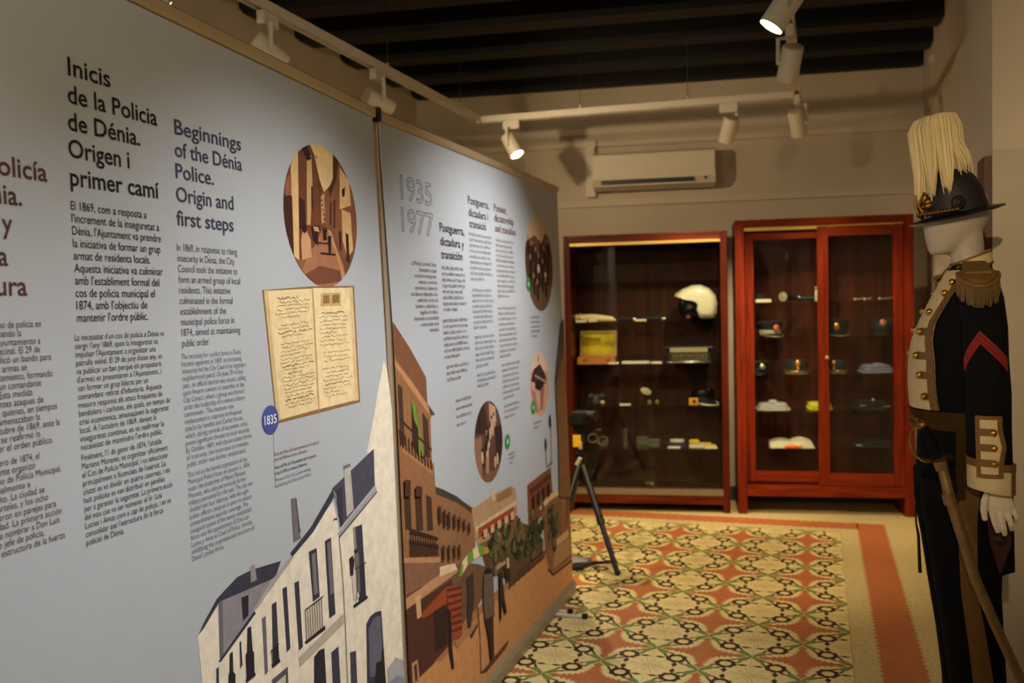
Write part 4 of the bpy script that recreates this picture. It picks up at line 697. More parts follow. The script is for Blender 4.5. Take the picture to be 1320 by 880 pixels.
# caption cards
cards = [(-1.0258, 0, 0.064, 'caption card under the cream leather holster'), (-0.5984, 0, 0.066, 'caption card between the two black batons'), (-0.7968, 1, 0.064, 'caption card at the front of the yellow-lined case'), (-0.4941, 1, 0.064, 'caption card below the dark blue cloth'),
         (-0.719, 2, 0.066, 'caption card alone on the shelf right of the old camera'), (-0.3785, 3, 0.072, 'caption card under the white and blue armband'), (-0.122, 3, 0.072, 'caption card under the cream notebook at lower right')]
for u, s, wd, lab in cards:
    z = [ZL[1], ZL[2], ZL[3], ZL[4]][s]
    m = MB().box(-wd*0.60, wd*0.60, -0.001, 0.0, 0.0, 0.015).box(-wd*0.60, wd*0.60, 0.0, 0.02, 0.0, 0.0012)
    put(tag(m.build('caption_card', card_m), lab, 'card', 'caption cards'), u, 0.062, z)
m = MB().box(-0.052, 0.052, -0.001, 0.0, 0, 0.022).box(-0.052, 0.052, 0, 0.03, 0, 0.0012); put(tag(m.build('caption_card', card_m), 'caption card at top left behind the left wood-framed door', 'card', 'caption cards'), 0.2502, 0.092, ZR[0])

# white motorcycle helmet
t = item('motorcycle_helmet', 'white open-face motorcycle helmet on the upper shelf', 'helmet', -0.2066, 0.2, ZL[1])
m = MB(); rings = []
def hshell(a, b, R=1.0):
    # a: angle in the side plane, b: across ; side profile of a jet helmet facing -x
    pass
prof = [(-0.155, 0.175), (-0.150, 0.190), (-0.10, 0.222), (-0.03, 0.250), (0.03, 0.252), (0.09, 0.225), (0.135, 0.175), (0.15, 0.115), (0.14, 0.05), (0.125, 0.012), (0.06, 0.006), (0.02, 0.012), (-0.005, 0.06), (0.005, 0.11), (-0.04, 0.15), (-0.10, 0.165)]
ys = [(-0.118, 0.55), (-0.112, 0.74), (-0.09, 0.88), (-0.05, 0.97), (0, 1.0), (0.05, 0.97), (0.09, 0.88), (0.112, 0.74), (0.118, 0.55)]
m.loft([[(0.02+(x-0.02)*k, y, 0.11+(z-0.11)*k) for x, z in prof] for y, k in ys]); m.build('shell', mat('helmet_white', (228, 220, 196), 0.25, var=0.03), t, smooth=True)
m = MB(); prof = [(-0.10, 0.165), (-0.04, 0.15), (0.005, 0.11), (-0.005, 0.06), (0.02, 0.02), (-0.03, 0.006), (-0.095, 0.012), (-0.125, 0.06), (-0.128, 0.12)]
m.loft([[(0.0+(x)*k, y, 0.10+(z-0.10)*k) for x, z in prof] for y, k in ((-0.098, 0.6), (-0.09, 0.85), (-0.05, 0.99), (0, 1.03), (0.05, 0.99), (0.09, 0.85), (0.098, 0.6))]); m.build('visor', mat('black_visor', (12, 12, 14), 0.08, var=0.1), t, smooth=True, label='glossy black visor')
MB().ball((-0.06, -0.092, 0.022), 0.018, 0.012, 0.012).build('chin_strap', mat('chin_strap', (120, 50, 36), 0.6), t, smooth=True)
m = MB(); bs = 0
m.box(0.092, 0.128, -0.100, -0.092, 0.045, 0.13, mi=0)
for i in range(3):
    for j in range(3): m.box(0.094+i*0.011, 0.105+i*0.011, -0.102, -0.1, 0.075+j*0.011, 0.086+j*0.011, mi=1+(i+j) % 2)
m.rot(Matrix.Translation((0.118, -0.075, 0)) @ Matrix.Rotation(0.75, 4, 'Z') @ Matrix.Translation((-0.110, 0.088, 0)))
m.build('checkered_badge', [mat('badge_yellow', (214, 160, 40), 0.5), mat('badge_white', (225, 225, 225), 0.5), mat('badge_blue', (50, 58, 100), 0.5)], t, label='yellow badge with blue and white checks')
# holster, batons
t = item('leather_holster', 'cream white leather holster lying at the left of the upper shelf', 'holster', -0.9291, 0.17, ZL[1])
cl = mat('cream_leather', (228, 208, 160), 0.6, var=0.1); hl = 0.145
m = MB(); m.loft([[(x, sy*math.cos(q)*0.8, 0.022+h/2+(h/2)*math.sin(q)-0.02) for q in [2*math.pi*i/12 for i in range(12)]] for x, sy, h in ((-0.10, 0.03, 0.052), (-0.03, 0.034, 0.056), (0.05, 0.03, 0.046), (0.12, 0.022, 0.034), (0.145, 0.012, 0.014))]); m.build('sheath', cl, t, smooth=True)
m = MB().tube([(-0.10, 0, 0.03), (-0.125, 0, 0.034), (-0.14, 0, 0.036)], [0.02, 0.014, 0.018], 12); m.ball((-0.142, 0, 0.036), 0.02, 0.02, 0.022); m.build('handle', cl, t, smooth=True)
MB().box(-0.05, 0.01, -0.036, -0.024, 0.0, 0.045, 0.003).build('belt_loop', cl, t)
m = MB().cyl((-0.112, 0, 0.01), (-0.112, 0, 0.062), 0.008, n=12); m.build('cross_guard', cl, t, smooth=True)
for px, L_, lab in ((807, 0.10, 'short black baton just right of the cream holster'), (843, 0.12, 'black baton between the caption card and the white helmet')):
    u = {807: -0.708, 843: -0.5082}[px]
    t = item('baton', lab, 'baton', u, 0.16, ZL[1], group='black batons')
    m = MB().cyl((-L_/2, 0, 0.017), (L_/2, 0, 0.014), 0.017, 0.013, n=14); m.build('shaft', black_rub, t, smooth=True)
    MB().cyl((L_/2, 0, 0.014), (L_/2+0.02, 0, 0.014), 0.014, 0.010, n=14).build('metal_tip', steel, t, smooth=True)
# yellow-lined case
W = 0.135
t = item('presentation_case', 'open wooden case lined in yellow cloth', 'case', -0.9265, 0.20, ZL[2])
wood_o = mat('orange_wood', (190, 120, 50), 0.5, var=0.3, scale=8); lining = mat('yellow_lining', (214, 186, 38), 0.85, var=0.3, scale=14, bump=0.4)
m = MB().box(-W, W, -0.10, -0.09, 0, 0.05).box(-W, W, 0.07, 0.08, 0, 0.05).box(-W, -W+0.01, -0.09, 0.07, 0, 0.05).box(W-0.01, W, -0.09, 0.07, 0, 0.05).box(-W+0.01, W-0.01, -0.09, 0.07, 0, 0.006); m.build('tray', wood_o, t)
m = MB().box(-W+0.012, W-0.012, -0.088, 0.068, 0.008, 0.034, 0.004); m.build('tray_lining', lining, t)
def lid(y0, z0, y1, z1, x0, x1, th):
    return [(x, y, z) for x in (x0, x1) for y, z in ((y0, z0), (y1, z1), (y1, z1+0.0), (y0, z0))]
ang = math.radians(12); m = MB(); Rm = Matrix.Translation((0, 0.08, 0.05)) @ Matrix.Rotation(-ang, 4, 'X')
m.box(-W, W, 0, 0.03, 0, 0.012).box(-W, W, 0, 0.03, 0.172, 0.187).box(-W, -W+0.016, 0, 0.03, 0.012, 0.172).box(W-0.016, W, 0, 0.03, 0.012, 0.172).box(-W+0.012, W-0.012, 0.022, 0.03, 0.012, 0.175); m.rot(Rm)
m.build('case_lid', mat('case_lid_wood', (196, 152, 84), 0.5, var=0.2), t)
m = MB().box(-W+0.018, W-0.018, 0.010, 0.021, 0.014, 0.171, 0.004).rot(Rm); m.build('lid_lining', lining, t)
for x in (-0.08, 0.09): MB().box(x-0.014, x+0.014, -0.104, -0.100, 0.018, 0.036, 0.001).build('clasp', brass, t)
# paper sheet and blue cloth
m = MB().box(-0.10, 0.10, -0.07, 0.07, 0, 0.012, 0.002); put(tag(m.build('white_folder', paper), 'white folder lying right of the yellow-lined case', 'folder'), -0.6408, 0.15, ZL[2])
m = MB(); m.loft([[(x, 0.05*math.cos(q), 0.016*(1+0.3*math.sin(9*x*20))*max(0, math.sin(q))) for q in [math.pi*i/10 for i in range(11)]] for x in [(-0.05+0.01*k) for k in range(11)]]); put(tag(m.build('blue_cloth', mat('dark_blue_cloth', (44, 52, 88), 0.9, var=0.3), smooth=True), 'small dark blue cloth folded beside the white folder', 'cloth'), -0.4966, 0.16, ZL[2]+0.0)
# typewriter
t = item('typewriter', 'old black portable typewriter with grey keys', 'typewriter', -0.2661, 0.19, ZL[2])
tw = mat('typewriter_enamel', (44, 41, 34), 0.4, var=0.2); keym = mat('typewriter_keys', (128, 118, 92), 0.5)
m = MB(); m.loft([[(x, -0.12, 0.0), (x, -0.12, 0.02), (x, -0.04, 0.055), (x, 0.02, 0.07), (x, 0.12, 0.07), (x, 0.12, 0.0)] for x in (-0.15, 0.15)]); m.build('body', tw, t)
m = MB().cyl((-0.14, 0.05, 0.098), (0.14, 0.05, 0.098), 0.02, n=18); m.build('platen', black_rub, t, smooth=True)
MB().box(-0.135, 0.135, 0.005, 0.03, 0.070, 0.104, 0.003).build('carriage', mat('typewriter_carriage', (176, 164, 128), 0.45, 0.2), t, label='pale carriage plate')
for x in (-0.155, 0.155): MB().cyl((x-0.012, 0.05, 0.098), (x+0.012, 0.05, 0.098), 0.017, n=16).build('platen_knob', black_pl, t, smooth=True)
for r in range(4):
    for k in range(11):
        x = -0.115+k*0.023+r*0.004; y = -0.108+r*0.021; z = 0.027+r*0.010
        MB().cyl((x, y, z-0.012), (x, y, z), 0.0068, n=10).build('key', keym, t)
MB().box(-0.07, 0.07, -0.132, -0.122, 0.010, 0.020, 0.002).build('space_bar', keym, t)
m = MB().tube([(-0.152, -0.10, 0.006), (-0.165, -0.125, 0.008), (-0.15, -0.14, 0.008), (0.15, -0.14, 0.008), (0.165, -0.125, 0.008), (0.152, -0.10, 0.006)], 0.005, 8); m.build('front_rim', steel, t, smooth=True)
# third shelf
t = item('old_camera', 'small chrome and black camera at the left of the third shelf', 'camera', -0.9329, 0.16, ZL[3])
MB().box(-0.065, 0.065, -0.02, 0.02, 0, 0.055, 0.006).build('camera_body', black_pl, t)
MB().box(-0.06, 0.06, -0.018, 0.018, 0.055, 0.072, 0.005).build('top_plate', steel, t)
MB().cyl((0.0, -0.05, 0.028), (0, -0.02, 0.028), 0.022, 0.026, n=20).build('lens_barrel', steel, t, smooth=True)
for x in (-0.04, 0.045): MB().cyl((x, 0, 0.072), (x, 0, 0.082), 0.01, n=14).build('dial', steel, t, smooth=True)
MB().box(0.03, 0.06, -0.028, -0.021, 0.006, 0.03, 0.003).build('case_flap', mat('camera_flap', (206, 190, 140), 0.5), t)
m = MB().box(-0.02, 0.02, -0.012, 0.012, 0, 0.016, 0.004); put(tag(m.build('watch_case', black_pl), 'tiny dark case between the camera and its caption card', 'case'), -0.7689, 0.15, ZL[3])
t = item('oval_plaque', 'cream oval plaque on a dark stand in the middle of the third shelf', 'plaque', -0.5811, 0.22, ZL[3])
MB().box(-0.05, 0.05, -0.02, 0.02, 0, 0.012, 0.003).cyl((0, 0.01, 0.012), (0, 0.01, 0.07), 0.006, n=10).build('stand', black_pl, t)
m = MB(); m.loft([[(0.004+0.040*k*math.cos(q), -0.004+dy, 0.088+0.026*k*math.sin(q)-0.010*k*math.cos(q)) for q in [2*math.pi*i/24 for i in range(24)]] for k, dy in ((0.9, -0.014), (1.0, -0.009), (1.0, 0.004), (0.9, 0.008))]); m.build('oval_face', mat('cream_enamel', (212, 200, 156), 0.35), t, smooth=True)
for k, (px, c) in enumerate(((837, (150, 132, 84)), (847, (128, 116, 80)))):
    u = (-0.549, -0.494)[k]
    m = MB(); m.loft([[(0.016*s*math.cos(q), 0.004-dy, 0.018+0.018*s*math.sin(q)) for q in [2*math.pi*i/10 for i in range(10)]] for s, dy in ((1, 0.0), (1, 0.004), (0.6, 0.008))]); put(tag(m.build('metal_badge', mat('old_badge_%d' % k, c, 0.4, 0.7)), ('dull metal badge in front of the oval plaque', 'dull metal badge just right of the oval plaque')[k], 'badge', 'old metal badges'), u, 0.10, ZL[3])
def peaked_cap(t, R, top, capm, bandm, peakm, hb=0.045, tilt=0.02, pk=0.07, check=False, flare=1.22, peak=True):
    m = MB().lathe([(R, 0.0), (R*1.0, hb)], n=36); m.build('cap_band', bandm, t, smooth=True)
    m = MB(); n = 36; rings = []
    for r, z in ((R, hb), (R*1.08, hb+0.02), (R*flare, top-0.02), (R*flare*0.98, top-0.008), (R*flare*0.8, top), (0.002, top+0.002)):
        rings.append([(r*math.cos(2*math.pi*i/n), r*math.sin(2*math.pi*i/n), z-tilt*(math.sin(2*math.pi*i/n))*(1 if z > hb else 0)*(r/R)) for i in range(n)])
    m.loft(rings); m.build('crown', capm, t, smooth=True)
    if peak:
        m = MB(); rings = []
        for s, dz in ((1.0, 0.004), (1.35, -0.012), (1.36, -0.015), (1.0, 0.0)):
            rings.append([(R*1.02*math.cos(a), R*1.02*math.sin(a)-(s-1.0)*pk*2.6*max(0, math.sin(-a))**0.8, 0.014+dz*max(0, math.sin(-a))*1.2) for a in [math.pi+math.pi*i/20 for i in range(21)]])
        m.loft(rings, caps=False, closed=False); pk_ = m.build('peak', band_bl, t, smooth=True)
        if peakm is not band_bl:
            MB().tube([(R*1.02*math.cos(a), R*1.02*math.sin(a)-0.36*pk*2.6*max(0, math.sin(-a))**0.8, 0.014-0.0135*max(0, math.sin(-a))*1.2) for a in [math.pi*1.04+math.pi*0.92*i/20 for i in range(21)]], 0.0038, 8).build('peak_edge', peakm, pk_, smooth=True)
cap_navy = mat('cap_navy_cloth', (22, 24, 34), 0.85, var=0.3, scale=40); cap_green = mat('cap_dark_green_cloth', (30, 36, 32), 0.85, var=0.3, scale=40); band_bl = mat('cap_black_band', (14, 14, 18), 0.6)
silver_edge = mat('silver_braid', (176, 164, 130), 0.4, 0.6); orange_b = mat('orange_badge', (206, 112, 56), 0.5, 0.3); gold_b = mat('gold_badge', (214, 160, 84), 0.35, 0.8); pink_b = mat('rosy_badge', (190, 122, 98), 0.5, 0.3)
t = item('peaked_cap', 'black leather cap with white-edged peak beside an orange badge', 'cap', -0.1718, 0.22, ZL[3], 0.6)
peaked_cap(t, 0.080, 0.100, patent, band_bl, mat('white_piping', (222, 212, 186), 0.5), tilt=0.010, flare=1.03)
for k in range(3): MB().ball((0.055*math.cos(0.2+k*0.7), -0.03-0.02*k, 0.1), 0.01, n=10).build('stud', steel, t, smooth=True)
m = MB().box(-0.032, 0.032, -0.004, 0.004, 0, 0.05, 0.002, mi=0); m.cyl((0.004, -0.0055, 0.024), (0.004, -0.004, 0.024), 0.014, n=14, mi=1); put(tag(m.build('orange_patch', [mat('patch_orange', (214, 148, 40), 0.7), mat('patch_dark', (70, 50, 30), 0.7)]), 'orange cloth patch standing before the black leather cap', 'patch'), -0.2378, 0.10, ZL[3], 0.1)
# fourth shelf
t = item('handcuffs', 'pair of chrome handcuffs at the left of the fourth shelf', 'handcuffs', -0.9216, 0.16, ZL[4])
for k, (x, z, a) in enumerate(((-0.045, 0.055, 0.9), (0.03, 0.035, 0.2))):
    m = MB().tube([(x+0.034*math.cos(q), 0.01*math.sin(q+a), z+0.030*math.sin(q)) for q in [2*math.pi*i/20 for i in range(21)]], 0.006, 8); m.build('cuff_ring', mat('old_nickel', (112, 106, 84), 0.5, 0.8), t, smooth=True)
MB().box(0.02, 0.062, -0.01, 0.008, 0.0, 0.045, 0.004).build('lock_case', mat('old_nickel', (112, 106, 84), 0.5, 0.8), t)
MB().tube([(-0.03, 0, 0.03), (-0.012, -0.01, 0.012), (0.008, 0, 0.02)], 0.005, 8).build('chain', steel, t, smooth=True)
t = item('pocket_torch', 'small upright grey torch left of the tripod reflection', 'torch', -0.7297, 0.18, ZL[4])
MB().lathe([(0.017, 0), (0.017, 0.09), (0.022, 0.105), (0.022, 0.125), (0.0, 0.126)], n=16).build('barrel', mat('grey_metal', (108, 104, 86), 0.45, 0.6), t, smooth=True)
MB().lathe([(0.0, 0.1255), (0.018, 0.1262), (0.0, 0.128)], n=16).build('lens', steel, t)
for k, px in enumerate((829, 843)):
    u = (-0.6091, -0.5231)[k]
    t = item('grey_box', ('grey green box set back on the fourth shelf', 'grey green box with two lobes at the front of the fourth shelf')[k], 'box', u, (0.25, 0.13)[k], ZL[4], group='grey green boxes')
    MB().box(-0.042, 0.042, -0.03, 0.03, 0, 0.042, 0.006).build('box_body', mat('grey_green_tin', (96, 98, 80), 0.5, 0.2), t)
    MB().box(-0.043, 0.043, -0.031, 0.031, 0.042, 0.055, 0.005).build('lid', mat('grey_green_lid', (112, 112, 92), 0.5, 0.2), t)
t = item('armband', 'white and dark blue armband on the fourth shelf', 'armband', -0.3574, 0.17, ZL[4])
m = MB(); m.loft([[(0.05*k*math.cos(q), 0.035*k*math.sin(q), z) for q in [2*math.pi*i/24 for i in range(24)]] for k, z in ((1, 0.012), (1.02, 0.048), (0.94, 0.048), (0.92, 0.012))]); m.build('white_band', mat('armband_white', (218, 212, 196), 0.8), t, smooth=True)
m = MB(); m.loft([[(0.07*k*math.cos(q), 0.05*k*math.sin(q), z) for q in [2*math.pi*i/24 for i in range(24)]] for k, z in ((1, 0.0), (1, 0.034), (0.93, 0.034), (0.9, 0.0))]); m.build('blue_band', mat('armband_blue', (40, 44, 84), 0.8), t, smooth=True)
t = item('cream_notebook', 'cream notebook on the fourth shelf', 'notebook', -0.1936, 0.16, ZL[4], -0.1)
MB().box(-0.075, 0.075, -0.055, 0.055, 0.0, 0.004, 0.001).box(-0.075, 0.075, -0.055, 0.055, 0.018, 0.022, 0.001).build('cover', mat('notebook_cover', (200, 186, 134), 0.7), t)
MB().box(-0.072, 0.072, -0.052, 0.052, 0.004, 0.018).build('pages', paper, t)
yel = mat('yellow_plastic', (222, 190, 40), 0.5)
m = MB().box(-0.038, 0.038, -0.02, 0.02, 0, 0.024, 0.008); put(tag(m.build('yellow_lighter', yel), 'yellow box lying on the left of the cream notebook', 'box', 'yellow boxes'), -0.2363, 0.18, ZL[4]+0.0225)
m = MB().box(-0.045, 0.045, -0.012, 0.012, 0, 0.026, 0.006); put(tag(m.build('yellow_box', yel), 'yellow box standing in front of the cream notebook', 'box', 'yellow boxes'), -0.1293, 0.085, ZL[4])

# --- reddish cabinet
t = item('cap_badge_stand', 'small black case at the far left of the top shelf in the reddish cabinet', 'case', 0.2372, 0.22, ZR[0])
MB().box(-0.035, 0.035, -0.03, 0.03, 0, 0.06, 0.01).build('case_body', black_pl, t); MB().box(-0.02, 0.02, -0.033, -0.029, 0.02, 0.045, 0.002).build('case_clasp', mat('dark_metal', (60, 55, 50), 0.4, 0.8), t)
def torch(label, u, L_, lens_left):
    t = item('police_torch', label, 'torch', u, 0.16, ZR[0], 0.95 if lens_left else -0.1, 'police torches'); s = -1 if lens_left else 1
    MB().cyl((s*L_*0.3, 0, 0.036), (-s*L_*0.5, 0, 0.026), 0.022, 0.019, n=18).build('barrel', black_rub if lens_left else mat('dark_green_metal', (30, 40, 36), 0.4, 0.4), t, smooth=True)
    MB().cyl((s*L_*0.5, 0, 0.036), (s*L_*0.3, 0, 0.036), 0.036, 0.022, n=22).build('torch_head', black_rub, t, smooth=True)
    MB().cyl((s*L_*0.505, 0, 0.036), (s*L_*0.498, 0, 0.036), 0.033, n=22).cyl((s*L_*0.52, 0, 0.036), (s*L_*0.505, 0, 0.036), 0.008, 0.02, n=14).build('reflector', mat('torch_reflector', (232, 220, 180), 0.2, 0.6), t, smooth=True)
torch('black torch with its bright round reflector facing forward', 0.4287, 0.16, True)
t = item('baton_light', 'dark green truncheon lying with a chrome upright end', 'baton', 0.5484, 0.16, ZR[0], group='police torches')
MB().cyl((-0.06, 0, 0.02), (0.05, 0, 0.02), 0.018, n=16).build('shaft', mat('dark_green_metal', (30, 40, 36), 0.4, 0.4), t, smooth=True)
MB().cyl((-0.065, -0.005, 0.03), (-0.045, -0.005, 0.03), 0.012, n=12).build('collar', steel, t, smooth=True)
MB().lathe([(0.013, 0), (0.014, 0.06), (0.012, 0.074), (0.008, 0.078), (0.013, 0.086), (0.012, 0.1), (0, 0.103)], (0.062, -0.02, 0), n=14).build('chrome_end', mat('chrome_cream', (220, 208, 176), 0.3, 0.5), t, smooth=True)
for k, (u, L_, lab) in enumerate(zip([0.8859, 0.9468, 1.0728], (0.05, 0.045, 0.10), ('short pale pin on the top right shelf, leftmost of three', 'pale pin in the middle of three on the top right shelf', 'long thin pale pin at the right end of the top right shelf'))):
    t = item('tie_pin', lab, 'pin', u, 0.13, ZR[0], group='tie pins')
    MB().tube([(-L_/2, 0, 0.006), (0, 0, 0.008), (L_/2, 0, 0.012)], 0.0045, 8).build('bar', silver_edge, t, smooth=True)
    MB().ball((-L_/2, 0, 0.008), 0.009, n=10).build('pin_head', mat('pin_head', (222, 206, 170), 0.4, 0.5), t, smooth=True)
def badge(t, mt, x, y, z, r, h=None):
    m = MB(); n = 14; h = h or r
    m.loft([[(x+r*s*math.cos(2*math.pi*i/n), y-d, z+h*s*math.sin(2*math.pi*i/n)) for i in range(n)] for s, d in ((1, 0), (1, 0.005), (0.55, 0.011), (0.1, 0.012))]); m.build('cap_badge', mt, t, smooth=True)
# checkered cap
t = item('uniform_cap', 'dark police cap with a white and black checkered band', 'cap', 0.2978, 0.21, ZR[1], 0.35, 'uniform caps')
peaked_cap(t, 0.075, 0.100, cap_navy, band_bl, silver_edge, tilt=0.012)
m = MB()
for i in range(24):
    for j in range(2):
        if (i+j) % 2:
            a0, a1 = math.pi+math.pi*i/24, math.pi+math.pi*(i+1)/24; z0, z1 = 0.015+j*0.0145, 0.0295+j*0.0145
            m.add([(0.0768*math.cos(a), 0.0768*math.sin(a), z) for a, z in ((a0, z0), (a1, z0), (a1, z1), (a0, z1))], [(0, 1, 2, 3)])
m.build('checkered_band', mat('check_white', (224, 212, 178), 0.6), t); badge(t, orange_b, 0.012, -0.083, 0.058, 0.020, 0.024)
t = item('uniform_cap', 'dark police cap with gold badge and pale peak edge, upper right pane', 'cap', 0.7588, 0.21, ZR[1], 0.0, 'uniform caps')
peaked_cap(t, 0.068, 0.100, cap_navy, band_bl, silver_edge, tilt=0.014); badge(t, gold_b, -0.018, -0.078, 0.062, 0.018, 0.025)
t = item('beret', 'dark beret with a rosy badge at the right end of its shelf', 'beret', 1.0559, 0.21, ZR[1])
m = MB(); n = 30
m.loft([[(r*math.cos(2*math.pi*i/n)+dx, r*0.9*math.sin(2*math.pi*i/n), z) for i in range(n)] for r, z, dx in ((0.062, 0.0, 0), (0.064, 0.018, 0), (0.088, 0.05, 0.006), (0.084, 0.085, 0.012), (0.05, 0.108, 0.016), (0.003, 0.112, 0.018))]); m.build('cloth', cap_navy, t, smooth=True)
MB().lathe([(0.066, 0.0), (0.067, 0.016)], n=30, sy=0.9).build('leather_band', band_bl, t, smooth=True); badge(t, pink_b, -0.012, -0.080, 0.082, 0.022, 0.024)
t = item('uniform_cap', 'dark cap with a silver badge half hidden by the left door frame', 'cap', 0.2096, 0.21, ZR[2], 0.0, 'uniform caps')
peaked_cap(t, 0.07, 0.085, cap_green, band_bl, band_bl, tilt=0.012); badge(t, mat('silver_badge', (176, 172, 158), 0.35, 0.8), 0.03, -0.08, 0.05, 0.021)
for px, lab, k in ((1027, 'green kepi with a large gold ball badge, below the checkered cap', 0), (1079, 'kepi with a small gold badge, just right of the knob', 1)):
    u = (0.4801, 0.7515)[k]
    t = item('kepi', lab, 'kepi', u, 0.2, ZR[2], group='kepis with gold badges')
    R = (0.078, 0.062)[k]; n = 30
    m = MB(); m.loft([[(r*math.cos(2*math.pi*i/n), r*math.sin(2*math.pi*i/n), z) for i in range(n)] for r, z in ((R, 0), (R, 0.03), (R*0.97, 0.085), (R*0.9, 0.095), (0.003, 0.096))]); m.build('crown', cap_green, t, smooth=True)
    m = MB().tube([((R+0.003)*math.cos(a), (R+0.003)*math.sin(a)-0.012*max(0, -math.sin(a)), 0.022-0.004*math.sin(-a)) for a in [math.pi+math.pi*i/16 for i in range(17)]], 0.005, 8); m.build('gold_braid', gold_b, t, smooth=True)
    m = MB(); m.loft([[((R*1.02)*math.cos(a), (R*1.02)*math.sin(a)-s*0.035*max(0, -math.sin(a)), 0.010-s*0.009) for a in [math.pi+math.pi*i/16 for i in range(17)]] for s in (0, 1, 1.05, 0.0)], caps=False, closed=False); m.build('peak', silver_edge, t, smooth=True)
    x = (0.0, -0.03)[k]; r = (0.021, 0.014)[k]
    m = MB().ball((x, -R-0.004, 0.075), r, r*0.6, r*1.25); m.lathe([(r*0.8, 0), (r*0.45, 0.01), (r*0.8, 0.02)], (x, -R-0.004, 0.034), n=14); m.build('cap_badge', gold_b, t, smooth=True)
def folded(name, label, cat, u, z, w_, d_, h_, mats, group=None, layers=3, seed=1):
    rr = random.Random(seed); t = item(name, label, cat, u, 0.2, z, group=group)
    for k in range(layers):
        m = MB(); n = 14; z0 = h_*k/layers; z1 = h_*(k+1)/layers; sh = 1-0.10*k
        rows = []
        for zz, ins in ((z0, 0.012), (z0+(z1-z0)*0.3, 0.0), (z0+(z1-z0)*0.75, 0.0), (z1, 0.014)):
            ring = []
            for q in range(40):
                a = 2*math.pi*q/40; cx, cy = math.cos(a), math.sin(a); e = 0.35
                ring.append(((w_/2*sh-ins)*math.copysign(abs(cx)**e, cx)+rr.uniform(-0.002, 0.002), (d_/2*sh-ins)*math.copysign(abs(cy)**e, cy)+rr.uniform(-0.002, 0.002), zz+rr.uniform(-0.0015, 0.0015)*(1 if 0 < zz else 0)))
            rows.append(ring)
        m.loft(rows); m.build('folded_layer', mats, t, smooth=True)
    return t
t = folded('folded_shirt', 'lilac grey shirt folded on the right of the cap shelf', 'shirt', 1.0084, ZR[2], 0.225, 0.22, 0.055, mat('lilac_cloth', (142, 142, 172), 0.9, var=0.2, scale=20), 'folded shirts', 3, 3)
m = MB().tube([(-0.03, -0.06, 0.055), (0.0, -0.075, 0.062), (0.04, -0.06, 0.056)], 0.010, 8); m.build('collar', mat('lilac_cloth', (142, 142, 172)), t, smooth=True)
t = folded('folded_shirt', 'light grey shirt folded at the left of the fourth shelf', 'shirt', 0.3132, ZR[3], 0.235, 0.22, 0.045, mat('grey_shirt_cloth', (186, 186, 182), 0.9, var=0.15, scale=20), 'folded shirts', 3, 4)
m = MB().box(-0.035, 0.03, -0.06, -0.02, 0.043, 0.072, 0.010); m.build('collar', mat('grey_shirt_cloth', (186, 186, 182)), t)
t = folded('folded_vest', 'bright yellow vest folded behind the meeting door frames', 'vest', 0.6296, ZR[3], 0.165, 0.2, 0.05, mat('fluorescent_yellow', (226, 220, 22), 0.8, var=0.1), None, 2, 5)
MB().box(-0.07, 0.07, -0.104, -0.101, 0.016, 0.030, 0.001).build('reflective_tape', mat('reflective_tape', (200, 196, 120), 0.4), t)
t = folded('folded_jacket', 'dark navy jacket folded with a small silver badge, right pane', 'jacket', 0.9709, ZR[3], 0.235, 0.22, 0.06, cap_navy, 'dark folded clothes', 2, 6)
badge(t, silver_edge, 0.0, -0.095, 0.076, 0.012)
for x, a in ((-0.07, 0.4), (0.085, 0.0)): MB().box(x-0.022, x+0.022, -0.114, -0.1115, 0.030+a*0.01, 0.037+a*0.01, 0.001).build('pale_tab', silver_edge, t)
t = item('open_booklet', 'open white booklet lying on the lowest left shelf', 'booklet', 0.4346, 0.17, ZR[4])
m = MB(); n = 10
for s in (-1, 1):
    rings = []
    for k in range(n+1):
        x = s*0.145*k/n; z = 0.010+0.026*math.sin(math.pi*min(1, k/n*0.9+0.1))*(1.0 if s > 0 else 0.75)
        rings.append([(x, -0.09, 0.0), (x, -0.09, z*0.55), (x, 0.09, z+0.02), (x, 0.09, 0.0)])
    MB().loft(rings).build('page_block', mat('booklet_paper', (232, 222, 192), 0.8, var=0.06, scale=30), t)
MB().box(-0.15, 0.15, -0.093, 0.093, -0.0005, 0.002).build('cover', mat('booklet_cover', (196, 180, 150), 0.7), t)
t = item('whistle_pouch', 'orange pouch lying against the open booklet', 'pouch', 0.4291, 0.066, ZR[4])
org = mat('orange_cloth', (232, 98, 24), 0.7, var=0.2)
MB().ball((0, 0, 0.013), 0.05, 0.014, 0.013).build('pouch_body', org, t, smooth=True); MB().tube([(0.045, 0, 0.012), (0.06, 0, 0.02), (0.066, 0, 0.008), (0.05, 0, 0.006)], 0.004, 8).build('cord', org, t, smooth=True)
t = folded('folded_trousers', 'dark trousers folded on the lowest right shelf with a pale tag', 'trousers', 0.969, ZR[4], 0.25, 0.22, 0.04, cap_navy, 'dark folded clothes', 2, 8)
MB().box(-0.115, -0.075, -0.113, -0.1105, 0.016, 0.028, 0.001).build('pale_tag', mat('pale_grey_tag', (150, 150, 150), 0.7), t)

